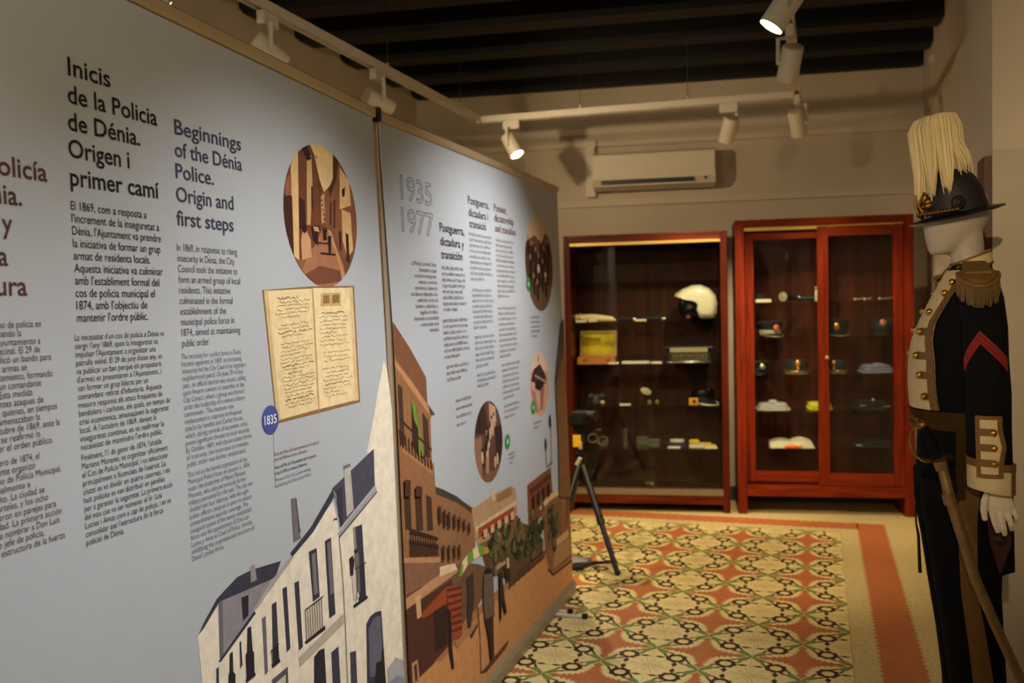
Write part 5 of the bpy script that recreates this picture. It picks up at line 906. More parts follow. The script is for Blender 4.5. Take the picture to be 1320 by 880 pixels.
# ------------------------------------------------------------------ air conditioner with its conduit
AL, AR, AZ0, AZ1 = -0.938, -0.058, 2.318, 2.588
t = thing('air_conditioner', 'cream wall air conditioner above the dark cabinet', 'air conditioner', cw((AL+AR)/2, BW, AZ0), CA)
m = MB(); prof = [(BW, AZ0+0.02), (BW, AZ1), (BW-0.16, AZ1), (BW-0.198, AZ1-0.02), (BW-0.21, AZ0+0.10), (BW-0.205, AZ0+0.07), (BW-0.17, AZ0+0.022), (BW-0.08, AZ0)]
m.loft([[cw(u, o, z)[:] for o, z in prof] for u in (AL, AL+0.012, AR-0.012, AR)]); m.build('housing', white_plastic, t, world=True)
cpart('front_panel', white_plastic, t, (AL+0.004, AR-0.004, BW-0.216, BW-0.20, AZ0+0.092, AZ1-0.022))
cpart('air_outlet', black_pl, t, (AL+0.06, AR-0.15, BW-0.206, BW-0.16, AZ0+0.036, AZ0+0.066), label='dark air outlet slot')
cpart('louvre', white_plastic, t, (AL+0.065, AR-0.155, BW-0.212, BW-0.17, AZ0+0.020, AZ0+0.030))
m = MB(); m.cyl(cw(AR-0.072, BW-0.202, AZ0+0.055), cw(AR-0.072, BW-0.209, AZ0+0.055), 0.009, n=14); m.build('sensor', black_pl, t, world=True)
m = MB(); cbx(m, -1.005, -0.935, BW-0.055, BW, 2.285, 2.66); cbx(m, -1.02, -0.925, BW-0.06, BW, 2.655, 2.70); tag(m.build('cable_duct', lamp_white), 'white vertical cable duct left of the air conditioner', 'duct')
m = MB(); cbx(m, -2.06, -1.99, BW-0.05, BW, 2.62, 2.70, ); tag(m.build('junction_box', lamp_white), 'small pale junction box on the back wall behind the farther banner', 'box')
m = MB().box(0.685, 0.735, 6.42, 6.54, 2.975, 3.02, 0.006); tag(m.build('alarm_sensor', lamp_white), 'small pale alarm sensor high on the right wall near the corner', 'sensor')
MB().tube([(0.728, 6.40, 3.10), (0.730, 6.38, 3.02), (0.728, 6.39, 2.90), (0.729, 6.37, 2.80)], 0.006, 8).build('cable', black_rub)
tag(bpy.data.objects['cable'], 'thin dark cable hanging down the upper right wall', 'cable')

# ------------------------------------------------------------------ track lighting
TZ = 2.70; XL, XR = -2.09, -0.108
t = thing('lighting_track', 'white suspended lighting track running round the room', 'lighting track', (XR, 5.74, TZ))
def rail(a, b, name='track_rail'):
    a = Vector(a); b = Vector(b); d = (b-a).normalized(); s = d.cross(Vector((0, 0, 1))); m = MB(); prof = [(-0.022, -0.02), (-0.012, -0.02), (-0.012, -0.004), (0.012, -0.004), (0.012, -0.02), (0.022, -0.02), (0.022, 0.02), (-0.022, 0.02)]
    m.loft([[c+s*x+Vector((0, 0, z)) for x, z in prof] for c in (a, b)]); return m.build(name, lamp_white, t, world=True)
rail((XL, -1.6, TZ), (XL, 5.64, TZ)); rail((XR, -1.6, TZ), (XR, 5.74, TZ)); rail((XL-0.022, 5.64, TZ), (XR+0.022, 5.742, TZ))
for x, y in [(XL, 4.3), (XL, 2.9), (XL, 5.3), (XR, 4.2), (XR, 2.2), (-1.42, 5.675), (-0.75, 5.71)]:
    MB().cyl((x, y, TZ+0.02), (x, y, 3.11), 0.0022, n=6).build('suspension_wire', steel, t, world=True)
    MB().cyl((x, y, TZ+0.018), (x, y, TZ+0.045), 0.010, 0.006, n=10).build('wire_clip', lamp_white, t, world=True)
def spot(x, y, target, label, power, col=WARM, cone=58, blend=0.7, along='y', side=1, glow=True, size=0.05, lit=True):
    r = thing('track_spotlight', label, 'spotlight', (x, y, TZ), 0.0, 'white track spotlights')
    ax = Vector((0, 1, 0)) if along == 'y' else Vector((1, 0.05, 0)); sx = Vector((side, 0, 0)) if along == 'y' else Vector((0, -side, 0))
    p = Vector((x, y, TZ-0.0205)); m = MB(); b0 = 0
    hx, hy = (0.018, 0.055) if along == 'y' else (0.055, 0.018)
    m.box(x-hx, x+hx, y-hy, y+hy, TZ-0.075, TZ-0.0205, 0.004); m.build('adapter', lamp_white, r, world=True)
    piv = p+Vector((0, 0, -0.155)); d = (Vector(target)-piv).normalized()
    s = d.cross(Vector((0, 0, 1))).normalized()*side
    m = MB(); a0 = p+Vector((0, 0, -0.05))+s*0.053
    m.tube([p+Vector((0, 0, -0.048)), a0+Vector((0, 0, -0.004)), piv+s*0.053], 0.010, 8); m.build('arm', lamp_white, r, world=True)
    m = MB(); R_ = 0.046; prof = [(-0.075, 0.0), (-0.073, R_*0.9), (-0.068, R_), (0.078, R_), (0.080, R_*0.97), (0.074, R_*0.9)]
    tt = d.orthogonal().normalized(); uu = d.cross(tt)
    m.loft([[piv+d*z+tt*(rr*math.cos(2*math.pi*i/24))+uu*(rr*math.sin(2*math.pi*i/24)) for i in range(24)] for z, rr in [(a, max(b, 0.001)) for a, b in prof]], caps=False)
    hsg = m.build('lamp_housing', lamp_white, r, world=True, smooth=True)
    m = MB(); m.cyl(piv+d*0.070, piv+d*0.073, R_*0.90, n=24); m.build('lens', lens_glow if glow else lens_off, r, world=True)
    m = MB(); m.cyl(piv+s*0.040, piv+s*0.060, 0.012, n=12); m.build('pivot', lamp_white, r, world=True)
    if power:
        ld = bpy.data.lights.new('spot_beam', 'SPOT'); ld.energy = power; ld.color = col; ld.spot_size = math.radians(cone); ld.spot_blend = blend; ld.shadow_soft_size = 0.03
        lo = bpy.data.objects.new('spot_beam', ld); COL.objects.link(lo); lo.parent = r
        Mx = Matrix.Translation(piv+d*0.085) @ d.to_track_quat('-Z', 'Y').to_matrix().to_4x4(); lo.matrix_world = Mx; lo.matrix_local = ROOTS[r.name].inverted() @ Mx
    return r
LY = [3.2179, 4.1803, 2.4912]; RY = [5.6831, 4.2409, 3.446]
spot(XL, LY[2], (-0.3, 4.4, 0.6), 'spotlight on the left track nearest the camera, lens just above the banner rail', 18, WARM, 80, 0.9)
spot(XL, LY[0], (-0.25, 5.0, 0.6), 'lit spotlight on the left track above the open book banner', 95, WARM, 84, 0.9)
spot(XL, LY[1], (-0.7, 6.6, 1.75), 'spotlight on the left track above the joint between the banners', 48, WARM, 96, 0.9, glow=False)
tb = lambda x: 5.64+(x-XL)*0.0505
spot(-1.8744, tb(-1.8744), (-0.45, 5.2, 0.0), 'lit spotlight on the back track nearest the left corner', 100, WARM, 80, along='x')
spot(-0.5058, tb(-0.5058), (-1.05, 6.6, 0.9), 'spotlight on the back track right of the air conditioner', 60, WARM, 70, along='x', glow=False)
spot(XR, RY[0], (0.15, 6.6, 0.9), 'spotlight at the back right corner of the track', 55, WARM, 70, glow=False)
spot(XR, RY[1], (-0.75, 5.9, 0.0), 'large spotlight on the right track tilted away from the camera', 84, WARM, 80, glow=False, side=-1)
spot(XR, RY[2], (-1.25, 3.3, 0.85), 'spotlight at the top picture edge with its lens edge glowing', 96, COOL, 90, 1.0, side=-1)
spot(XR, 2.05, (-1.22, 1.9, 0.4), 'spotlight overhead on the right track facing the open book banner', 76, COOL, 88, 1.0, side=-1)
spot(XR, 0.55, (-1.22, 0.8, 0.25), 'spotlight overhead behind the camera facing the near end of the banner', 52, COOL, 86, 1.0, side=-1)
# fill lamps added on the unseen track behind the camera to brighten the walls
spot(XR, -0.8, (-2.9, 3.4, 2.9), 'unseen fill floodlight added at rear right, aimed over the banners at the left wall', 80, WARM, 84, 1.0)
spot(XL, -0.9, (0.8, 4.4, 2.4), 'unseen fill floodlight added at rear left, aimed across the room at the right wall', 55, WARM, 110, 1.0)

spot(XR, -1.3, (0.62, 3.45, 1.65), 'unseen fill floodlight added at far rear right, aimed at the uniform by the pier', 180, WARM, 34, 1.0)  # added fill, out of view, lifts the pier and the mannequin

# ------------------------------------------------------------------ tripod
TC = Vector((-1.048-0.27, 5.08, 0))
t = thing('camera_tripod', 'black camera tripod with yellow tag half hidden by the banner end', 'tripod', TC)
ft = [Vector((-1.048, 4.836, 0.0)), TC+Vector((-0.20, 0.26, 0)), TC+Vector((-0.12, -0.29, 0))]
hub = TC+Vector((0.01, 0, 0.585))
for f_ in ft:
    dv = (f_-hub); a = hub+dv.normalized()*0.03
    m = MB().cyl(a, hub+dv*0.55, 0.0195, 0.0195, n=12).cyl(hub+dv*0.53, hub+dv*0.57, 0.023, n=12).cyl(hub+dv*0.55, hub+dv*0.97, 0.0155, 0.0145, n=12); lg = m.build('leg', black_pl, t, world=True, smooth=True)
    m = MB().ball(hub+dv*0.985+Vector((0, 0, 0.008)), 0.017, n=12); m.build('rubber_foot', black_rub, lg, world=True, smooth=True)
    MB().box(*[v for c, h in zip((hub+dv*0.52), (0.018, 0.014, 0.02)) for v in (c-h, c+h)], 0.004).build('leg_clamp', black_pl, lg, world=True)
m = MB().cyl(hub+Vector((0, 0, -0.12)), hub+Vector((0, 0, 0.12)), 0.014, n=14).cyl(hub+Vector((0, 0, -0.02)), hub+Vector((0, 0, 0.04)), 0.034, n=16); m.build('centre_column', black_pl, t, world=True, smooth=True)
m = MB().cyl(hub+Vector((0, 0, 0.10)), hub+Vector((0, 0, 0.16)), 0.03, n=16).box(*[v for c, h in zip(hub+Vector((0, 0, 0.185)), (0.035, 0.04, 0.02)) for v in (c-h, c+h)], 0.006); m.build('pan_head', black_pl, t, world=True)
m = MB().tube([hub+Vector((0.02, 0, 0.15)), hub+Vector((0.07, 0.02, 0.165)), hub+Vector((0.115, 0.03, 0.17))], [0.007, 0.008, 0.011], 10); m.build('pan_handle', black_rub, t, world=True, smooth=True)
tagc = Vector((-1.2506, 4.776, 0.7414))
m = MB().box(tagc.x-0.022, tagc.x+0.022, tagc.y-0.002, tagc.y+0.002, tagc.z-0.033, tagc.z+0.033, 0.001); m.build('hang_tag', mat('yellow_tag', (232, 184, 12), 0.6, var=0.05), t, world=True, label='bright yellow tag')
MB().tube([tagc+Vector((0, 0, 0.033)), tagc+Vector((-0.005, 0, 0.06)), hub+Vector((0.015, -0.01, 0.03))], 0.002, 6).build('tag_string', black_rub, t, world=True)
c = Vector((-1.2403, 4.81, 0.7132)); MB().box(c.x-0.009, c.x+0.009, c.y-0.012, c.y+0.012, c.z-0.022, c.z+0.022, 0.003).build('clamp_lever', mat('pale_lever', (196, 184, 150), 0.5), t, world=True)
c = Vector((-1.2512, 4.8028, 0.6267)); MB().cyl(c+Vector((-0.01, 0, -0.02)), c+Vector((0.012, 0, 0.018)), 0.011, n=12).build('lock_knob', mat('pale_lever', (196, 184, 150), 0.5), t, world=True)
cm = hub+Vector((0.005, -0.01, 0.21))
# a video camera stands on the tripod head
t2 = thing('video_camera', 'black video camera on the tripod, seen past the banner end', 'camera', cm+Vector((0, 0, -0.004)))
m = MB().box(cm.x-0.055, cm.x+0.05, cm.y-0.08, cm.y+0.09, cm.z-0.003, cm.z+0.070, 0.012); m.build('camera_body', black_pl, t2, world=True)
m = MB().cyl(cm+Vector((0.035, 0.0, 0.045)), cm+Vector((0.098, -0.02, 0.05)), 0.028, 0.031, n=20); m.build('lens_barrel', black_rub, t2, world=True, smooth=True)
# pole lying on the floor with a pale cloth end beside the tripod foot
fa = Vector((-1.1189, 5.0252, 0.02)); fb = Vector((-1.3081, 4.8981, 0.02)); fc = Vector((-1.3549, 4.8551, 0.02))
t = thing('floor_bracket', 'black floor bracket with pale grey plate behind the banner end', 'bracket', (fb.x, fb.y, 0))
m = MB().tube([fa, (fa*0.5+fb*0.5)+Vector((0, 0, 0.004)), fb], [0.008, 0.010, 0.016], 10); m.build('bar', black_pl, t, world=True, smooth=True)
m = MB().cyl(fb+Vector((0.05, -0.01, 0)), fc, 0.018, n=12); m.build('grip', black_rub, t, world=True, smooth=True)
m = MB().box(fb.x-0.10, fb.x+0.06, fb.y+0.03, fb.y+0.16, 0.0, 0.028, 0.006); m.build('plate', mat('pale_grey_plate', (132, 134, 128), 0.6), t, world=True)

# ------------------------------------------------------------------ mannequin in parade uniform (local x = forward, y = its left, z = up)
MRZ = math.atan2(-0.022, -1.0)
mq = thing('mannequin', 'white faceless mannequin in dark parade uniform', 'mannequin', (0.405, 3.016, 0), MRZ)
mq['label'] = 'white mannequin in dark parade uniform with cream breast panel by right wall'
def ell(cx, cy, z, rx, ry, n=40, tilt=0.0): return [(cx+rx*math.cos(2*math.pi*i/n), cy+ry*math.sin(2*math.pi*i/n), z+tilt*math.cos(2*math.pi*i/n)) for i in range(n)]
def interp(tab, z):
    t = sorted(tab)
    if z <= t[0][0]: return t[0][1:]
    for a, b in zip(t, t[1:]):
        if z <= b[0]:
            k = (z-a[0])/(b[0]-a[0]); return tuple(p+(q-p)*k for p, q in zip(a[1:], b[1:]))
    return t[-1][1:]
TOR = [(1.578, -0.026, 0.054, 0.058), (1.565, -0.026, 0.056, 0.085), (1.545, -0.024, 0.060, 0.122), (1.515, -0.016, 0.070, 0.150), (1.47, -0.008, 0.085, 0.162), (1.40, 0.004, 0.107, 0.168), (1.34, 0.010, 0.123, 0.166), (1.28, 0.013, 0.127, 0.160), (1.20, 0.014, 0.127, 0.150), (1.15, 0.012, 0.124, 0.145), (1.11, 0.006, 0.114, 0.142), (1.05, 0.004, 0.119, 0.150), (0.98, 0.003, 0.122, 0.158), (0.92, 0.003, 0.122, 0.160)]
def surf(ph, z, off=0.0):
    cx, rx, ry = interp(TOR, z); return (cx+(rx+off)*math.cos(ph), (ry+off)*math.sin(ph), z)
# head and neck
m = MB().loft([ell(cx, 0, z, rx, ry, 32) for z, cx, rx, ry in ((1.606, 0.056, 0.022, 0.024), (1.609, 0.053, 0.033, 0.034), (1.618, 0.047, 0.043, 0.043), (1.635, 0.036, 0.058, 0.051), (1.66, 0.026, 0.074, 0.060), (1.70, 0.015, 0.089, 0.068), (1.74, 0.011, 0.090, 0.072), (1.78, 0.010, 0.080, 0.068), (1.805, 0.009, 0.058, 0.052), (1.818, 0.008, 0.02, 0.02))])
m.tube([(-0.024, 0, 1.53), (-0.018, 0, 1.60), (-0.006, 0, 1.68)], [0.054, 0.0455, 0.052], 24)
hd = m.build('head', mann_skin, mq, smooth=True, label='white faceless head and neck')
r_ = hd.modifiers.new('remesh', 'REMESH'); r_.mode = 'VOXEL'; r_.voxel_size = 0.006; r_.use_smooth_shade = True
sm = hd.modifiers.new('smooth', 'SMOOTH'); sm.iterations = 6
# jacket body
zs = [1.578-i*(1.578-0.92)/30 for i in range(31)]
jk = MB().loft([[surf(2*math.pi*i/40, z) for i in range(40)] for z in zs]).build('jacket', navy, mq, smooth=True)
PHI = [(1.15, 58), (1.20, 56), (1.305, 52), (1.36, 44), (1.407, 40), (1.46, 46), (1.545, 60)]
def phm(z): return math.radians(interp(PHI, z)[0])
def patch(mb, f0, f1, z0, z1, off, nz=14, nf=12, th=0.006, mi=None, fn=surf):
    rows = []
    for i in range(nz+1):
        z = z0+(z1-z0)*i/nz; a, b = f0(z), f1(z)
        rows.append([fn(a+(b-a)*k/nf, z, off) for k in range(nf+1)]+[fn(b+(a-b)*k/nf, z, off-th) for k in range(nf+1)])
    mb.loft(rows, mi=mi)
m = MB(); patch(m, lambda z: -phm(z), lambda z: phm(z), 1.150, 1.556, 0.008); m.build('plastron', cream_felt, mq, smooth=True, label='cream felt breast panel')
m = MB()
for s in (1, -1): patch(m, lambda z: s*(phm(z)-math.radians(9.5)), lambda z: s*phm(z), 1.150, 1.556, 0.0100, mi=0)
BUT = ((1.521, 44), (1.490, 38), (1.436, 24), (1.378, 22), (1.308, 27), (1.251, 35), (1.189, 42))
for z, f_ in BUT[3:]:
    for s in (1, -1): patch(m, lambda q: s*math.radians(f_-1), lambda q: s*(phm(q)-math.radians(9)), z-0.011, z+0.011, 0.0102, 3, 4, mi=0)
m.build('plastron_braid', gold_braid, mq, smooth=True)
for z, f_ in BUT:
    for s in (1, -1):
        p = surf(s*math.radians(f_), z, 0.013); MB().ball(p, 0.0105, n=14).build('button', brass, mq, smooth=True)
# collar
def colr(k, rr, top): # k angle
    if top: return (-0.025+(0.056+rr)*math.cos(k), (0.060+rr)*math.sin(k), 1.597-0.021*math.cos(k))
    return (-0.028+(0.058+rr)*math.cos(k), (0.064+rr)*math.sin(k), 1.554-0.023*math.cos(k))
def colband(t0, t1, rr, th=0.004):
    m = MB(); rings = []
    for t, r0 in ((t0, rr), (t1, rr), (t1, rr-th), (t0, rr-th)):
        ring = []
        for i in range(48):
            k = 2*math.pi*i/48; a, b = colr(k, r0, False), colr(k, r0, True); ring.append(tuple(x+(y-x)*t for x, y in zip(a, b)))
        rings.append(ring)
    rings.append(rings[0]); m.loft(rings, caps=False); return m
col = colband(0.0, 1.0, 0.0).build('collar', cream_felt, mq, smooth=True, label='cream standing collar')
colband(0.84, 1.0, 0.0015).build('collar_braid', gold_braid, col, smooth=True); colband(-0.04, 0.16, 0.0015).build('collar_braid', gold_braid, col, smooth=True)
a = colr(math.radians(52), 0.004, False); b = colr(math.radians(52), 0.004, True); MB().ball(tuple((x+y)/2 for x, y in zip(a, b)), 0.0095, n=14).build('collar_button', brass, col, smooth=True)
# sleeves
def sleeve(s):
    P = [(-0.020, s*0.115, 1.532), (-0.018, s*0.165, 1.512), (-0.019, s*0.200, 1.465), (-0.024, s*0.222, 1.39), (-0.025, s*0.233, 1.30), (-0.030, s*0.236, 1.21), (-0.031, s*0.234, 1.12), (-0.034, s*0.232, 1.02)]
    R = [0.044, 0.052, 0.057, 0.0565, 0.056, 0.0565, 0.056, 0.056]
    return MB().tube(P, R, 28).build('sleeve', navy, jk, smooth=True)
sleeve(1); sleeve(-1)
SLV = [(1.465, -0.019, 0.200, 0.057), (1.39, -0.024, 0.222, 0.0565), (1.30, -0.025, 0.233, 0.0565), (1.21, -0.030, 0.236, 0.057), (1.12, -0.031, 0.234, 0.0565), (1.02, -0.034, 0.232, 0.0565), (0.93, -0.035, 0.232, 0.0565)]
def ssurf(ps, z, off=0.0):
    cx, cy, r = interp(SLV, z); return (cx+(r+off)*math.cos(ps), cy+(r+off)*math.sin(ps), z)
def cuff(s):
    m = MB(); rings = []
    for z, r in ((0.944, 0.0590), (1.026, 0.0605), (1.027, 0.0565), (0.946, 0.0550)): rings.append(ell(-0.036, s*0.232, z, r, r, 32, 0.010))
    rings.append(rings[0]); m.loft(rings, caps=False); c = m.build('cuff', cream_felt, jk, smooth=True, label='cream turned-back cuff')
    m = MB(); rings = []
    for z, r in ((1.007, 0.0617), (1.028, 0.0620), (1.028, 0.0590), (1.007, 0.0587)): rings.append(ell(-0.036, s*0.232, z, r, r, 32, 0.010))
    rings.append(rings[0]); m.loft(rings, caps=False)
    m.add([(-0.036+0.0615*math.cos(a), s*(0.232+0.0615*math.sin(a)), z+0.010*math.cos(a)) for z in (0.945, 1.01) for a in [math.radians(134+5*k) for k in range(6)]], [(k, k+1, k+7, k+6) for k in range(5)])
    m.build('cuff_braid', gold_braid, c, smooth=True)
cuff(1); cuff(-1)
dg = math.radians
def bulge(z): return dg(109+9*max(0, 1-abs(z-1.072)/0.05))
m = MB(); patch(m, lambda z: dg(50), bulge, 0.988, 1.156, 0.0085, 16, 8, 0.005, fn=ssurf); fl = m.build('cuff_flap', cream_felt, jk, smooth=True, label='cream cuff flap edged in gold braid')
m = MB()
patch(m, lambda z: dg(50), lambda z: dg(60), 0.988, 1.156, 0.0100, 12, 4, fn=ssurf); patch(m, lambda z: bulge(z)-dg(11), bulge, 0.988, 1.156, 0.0100, 16, 4, fn=ssurf)
patch(m, lambda z: dg(50), bulge, 0.988, 0.998, 0.0100, 2, 8, fn=ssurf); patch(m, lambda z: dg(50), bulge, 1.146, 1.156, 0.0100, 2, 8, fn=ssurf)
for z in (1.112, 1.070, 1.028): patch(m, lambda q: dg(58), lambda q: dg(92), z-0.010, z+0.010, 0.0102, 3, 6, fn=ssurf)
m.build('flap_braid', gold_braid, fl, smooth=True)
for z in (1.112, 1.070, 1.028): MB().ball(ssurf(dg(89), z, 0.014), 0.0095, n=14).build('cuff_button', brass, fl, smooth=True)
# chevron
ch = None
m = MB()
for k in range(3):
    dz = -0.0125*k
    for (p0, z0), (p1, z1) in (((14, 1.310), (68, 1.385)), ((68, 1.385), (138, 1.310))):
        rows = []
        for i in range(11):
            t = i/10; p = dg(p0+(p1-p0)*t); z = z0+(z1-z0)*t+dz
            rows.append([ssurf(p, z, 0.0035), ssurf(p, z-0.0105, 0.0035), ssurf(p, z-0.0105, 0.0005), ssurf(p, z, 0.0005)])
        m.loft(rows)
m.build('rank_chevron', red_felt, jk, smooth=True, label='red three-bar chevron')
# epaulettes
def epaulette(s):
    m = MB(); rows = []
    for t in (0, 0.1, 0.35, 0.6, 0.85, 1.0):
        x = -0.020+0.012*t; y = 0.084+0.136*t; z = 1.574-0.014*t-0.020*t*t; w_ = 0.032+0.008*t
        rows.append([(x+w_, s*y, z), (x+w_*0.9, s*y, z+0.007), (x-w_*0.9, s*y, z+0.007), (x-w_, s*y, z), (x-w_, s*y, z-0.010), (x+w_, s*y, z-0.010)])
    m.loft(rows); e = m.build('epaulette', gold_braid, jk, smooth=True, label='gold fringed epaulette')
    n = 24; A_ = [-0.30+(math.pi+0.60)*i/n for i in range(n+1)]
    def rim(a, k=1.0, dz=0.0): return (-0.008+0.050*k*math.cos(a), s*(0.212+0.060*k*math.sin(a)), 1.542-0.036*max(0, math.sin(a))*k+dz)
    m = MB().tube([rim(a) for a in A_], 0.0070, 8); m.tube([rim(a, 0.8, 0.004) for a in A_], 0.0060, 8)
    m.loft([[rim(a, 1.0, 0.002) for a in A_], [rim(a, 0.15, 0.006) for a in A_]], caps=False, closed=False); m.build('crescent', gold_braid, e, smooth=True)
    m = MB(); rr = random.Random(3)
    for i in range(64):
        a = -0.26+(math.pi+0.52)*i/63; p = Vector(rim(a, 1.03, -0.004)); L_ = 0.050+rr.uniform(-0.006, 0.006)
        q = p+Vector((rr.uniform(-0.003, 0.003), s*0.006*math.sin(a), -L_)); m.tube([p, (p+q)/2+Vector((0, s*0.003, 0)), q], [0.0024, 0.0026, 0.0018], 5)
    m.build('fringe', mat('bullion_fringe', (112, 88, 48), 0.55, 0.3, var=0.3, scale=90), e, smooth=True)
epaulette(1); epaulette(-1)
# belt and hanging strap
m = MB(); patch(m, lambda z: 0.0, lambda z: 2*math.pi-0.001, 1.092, 1.146, 0.012, 4, 44, 0.006); bt = m.build('belt', leather, mq, smooth=True)
m = MB().ball((0.134, 0.0, 1.112), 0.012, 0.026, 0.024).ball((0.128, 0.036, 1.110), 0.012, 0.018, 0.020); m.build('belt_buckle', mat('dull_brass', (104, 78, 42), 0.45, 0.8, var=0.3), bt, smooth=True)
sx_, _, _z = (0.0289, 0.175, 1.0887)
m = MB().box(sx_-0.013, sx_+0.013, 0.168, 0.178, 0.945, 1.10, 0.002).box(sx_-0.015, sx_+0.015, 0.166, 0.181, 0.985, 0.997, 0.002).box(sx_-0.011, sx_+0.011, 0.169, 0.178, 0.90, 0.945, 0.002); m.build('sword_strap', leather, bt)
# trousers
LEG = [(0.95, 0.006, 0.085, 0.120, 0.086), (0.86, 0.013, 0.090, 0.111, 0.085), (0.74, 0.006, 0.090, 0.099, 0.080), (0.61, -0.001, 0.090, 0.088, 0.077), (0.45, -0.017, 0.090, 0.080, 0.072), (0.30, -0.029, 0.090, 0.075, 0.070), (0.07, -0.036, 0.090, 0.075, 0.072)]
tr = None
for s in (1, -1):
    m = MB(); m.loft([ell(cx, s*cy, z, rx, ry, 32) for z, cx, cy, rx, ry in LEG]); o = m.build('trouser_leg', navy, mq, smooth=True)
    def lsurf(ph, z, off=0.0, s=s):
        cx, cy, rx, ry = interp(LEG, z); return (cx+(rx+off)*math.cos(ph), s*(cy+(ry+off)*math.sin(ph)), z)
    m = MB(); patch(m, lambda z: dg(interp([(0.1, 75), (0.37, 75), (0.65, 72), (0.92, 78)], z)[0]), lambda z: dg(interp([(0.1, 114), (0.37, 114), (0.65, 99), (0.92, 104)], z)[0]), 0.08, 0.94, 0.0030, 20, 8, 0.0028, fn=lsurf); m.build('trouser_stripe', ochre, o, smooth=True, label='broad ochre side stripe')
m = MB().loft([ell(0.004, 0, z, rx, ry, 40) for z, rx, ry in ((0.99, 0.114, 0.152), (0.93, 0.114, 0.160), (0.87, 0.098, 0.150))]); m.build('trouser_seat', navy, mq, smooth=True)
for s in (1, -1):
    m = MB().loft([[(-0.046+dx+rx*math.cos(q), s*0.09+ry*math.sin(q), z) for q in [2*math.pi*i/24 for i in range(24)]] for dx, rx, ry, z in ((0.05, 0.135, 0.046, 0.0), (0.05, 0.138, 0.050, 0.02), (0.04, 0.125, 0.050, 0.045), (0.01, 0.085, 0.052, 0.075), (0.0, 0.066, 0.058, 0.10))]); m.build('boot', patent, mq, smooth=True)
# coat tail with a maroon pointed facing
TL = [(-0.0209, 0.16, 0.9104), (-0.0183, 0.16, 0.6829), (-0.0719, 0.16, 0.6865), (-0.1093, 0.16, 0.7001), (-0.1056, 0.16, 0.9139)]
m = MB(); pl = [(p[0], p[2]) for p in TL]; m.prism(pl, 0.146, 0.166); ct = m.build('coat_tail', navy, mq)
MF_ = [(-0.0336, 0.167, 0.9124), (-0.0984, 0.167, 0.915), (-0.1002, 0.167, 0.7831), (-0.0706, 0.167, 0.6885), (-0.0451, 0.167, 0.7845)]
m = MB(); m.prism([(p[0], p[2]) for p in MF_], 0.165, 0.169); fa_ = m.build('tail_facing', maroon, ct, label='maroon pointed facing')
p = (-0.0722, 0.17, 0.789); MB().lathe([(0.016, 0), (0.016, 0.002), (0.008, 0.005), (0, 0.0055)], n=18).rot(Matrix.Translation((p[0], 0.169, p[2])) @ Matrix.Rotation(-math.pi/2, 4, 'X')).build('tail_button', mat('dark_bronze', (52, 34, 26), 0.5, 0.6), fa_, smooth=True)
# gloved left hand
def hand(s):
    m = MB(); Y = 0.232
    def q(p): return (p[0], s*p[1], p[2])
    X = -0.046
    m.loft([[q((X+cx+rx*math.cos(a), Y+ry*math.sin(a), z)) for a in [2*math.pi*i/20 for i in range(20)]] for cx, rx, ry, z in ((-0.006, 0.029, 0.024, 0.985), (-0.008, 0.029, 0.023, 0.945), (-0.010, 0.035, 0.020, 0.918), (-0.013, 0.038, 0.017, 0.898), (-0.014, 0.034, 0.013, 0.886))])
    for pts, r in ((((0.010, Y+0.004, 0.896), (0.006, Y+0.010, 0.872), (0.000, Y+0.010, 0.850), (-0.006, Y+0.004, 0.832)), 0.0086), (((-0.009, Y+0.004, 0.892), (-0.015, Y+0.011, 0.864), (-0.020, Y+0.010, 0.840), (-0.024, Y+0.001, 0.824)), 0.0086),
                   (((-0.026, Y+0.002, 0.896), (-0.034, Y+0.008, 0.870), (-0.039, Y+0.006, 0.850), (-0.042, Y-0.002, 0.838)), 0.0083), (((-0.040, Y-0.002, 0.904), (-0.049, Y+0.002, 0.884), (-0.053, Y, 0.870), (-0.054, Y-0.008, 0.859)), 0.0076),
                   (((0.014, Y+0.004, 0.942), (0.028, Y+0.012, 0.916), (0.031, Y+0.016, 0.892), (0.028, Y+0.017, 0.868)), 0.0095)):
        pts = [(X+a_, b_, c_) for a_, b_, c_ in pts]
        m.tube([q(p) for p in pts], [r*1.12, r, r*0.95, r*0.82], 12); m.ball(q(pts[-1]), r*0.84, n=10)
    h = m.build('gloved_hand', glove_m, mq, smooth=True, label='white gloved hand hanging relaxed')
    r_ = h.modifiers.new('remesh', 'REMESH'); r_.mode = 'VOXEL'; r_.voxel_size = 0.0022; r_.use_smooth_shade = True
    sm = h.modifiers.new('smooth', 'SMOOTH'); sm.iterations = 2
hand(1); hand(-1)
m = MB().tube([(0.1272, -0.02, 0.8429), (0.1253, -0.02, 0.7828), (0.1189, -0.02, 0.7469), (0.117, -0.02, 0.6866), (0.115, -0.02, 0.6311)], [0.003, 0.003, 0.0045, 0.005, 0.0055], 8); m.build('hanging_cord', black_rub, mq, smooth=True)
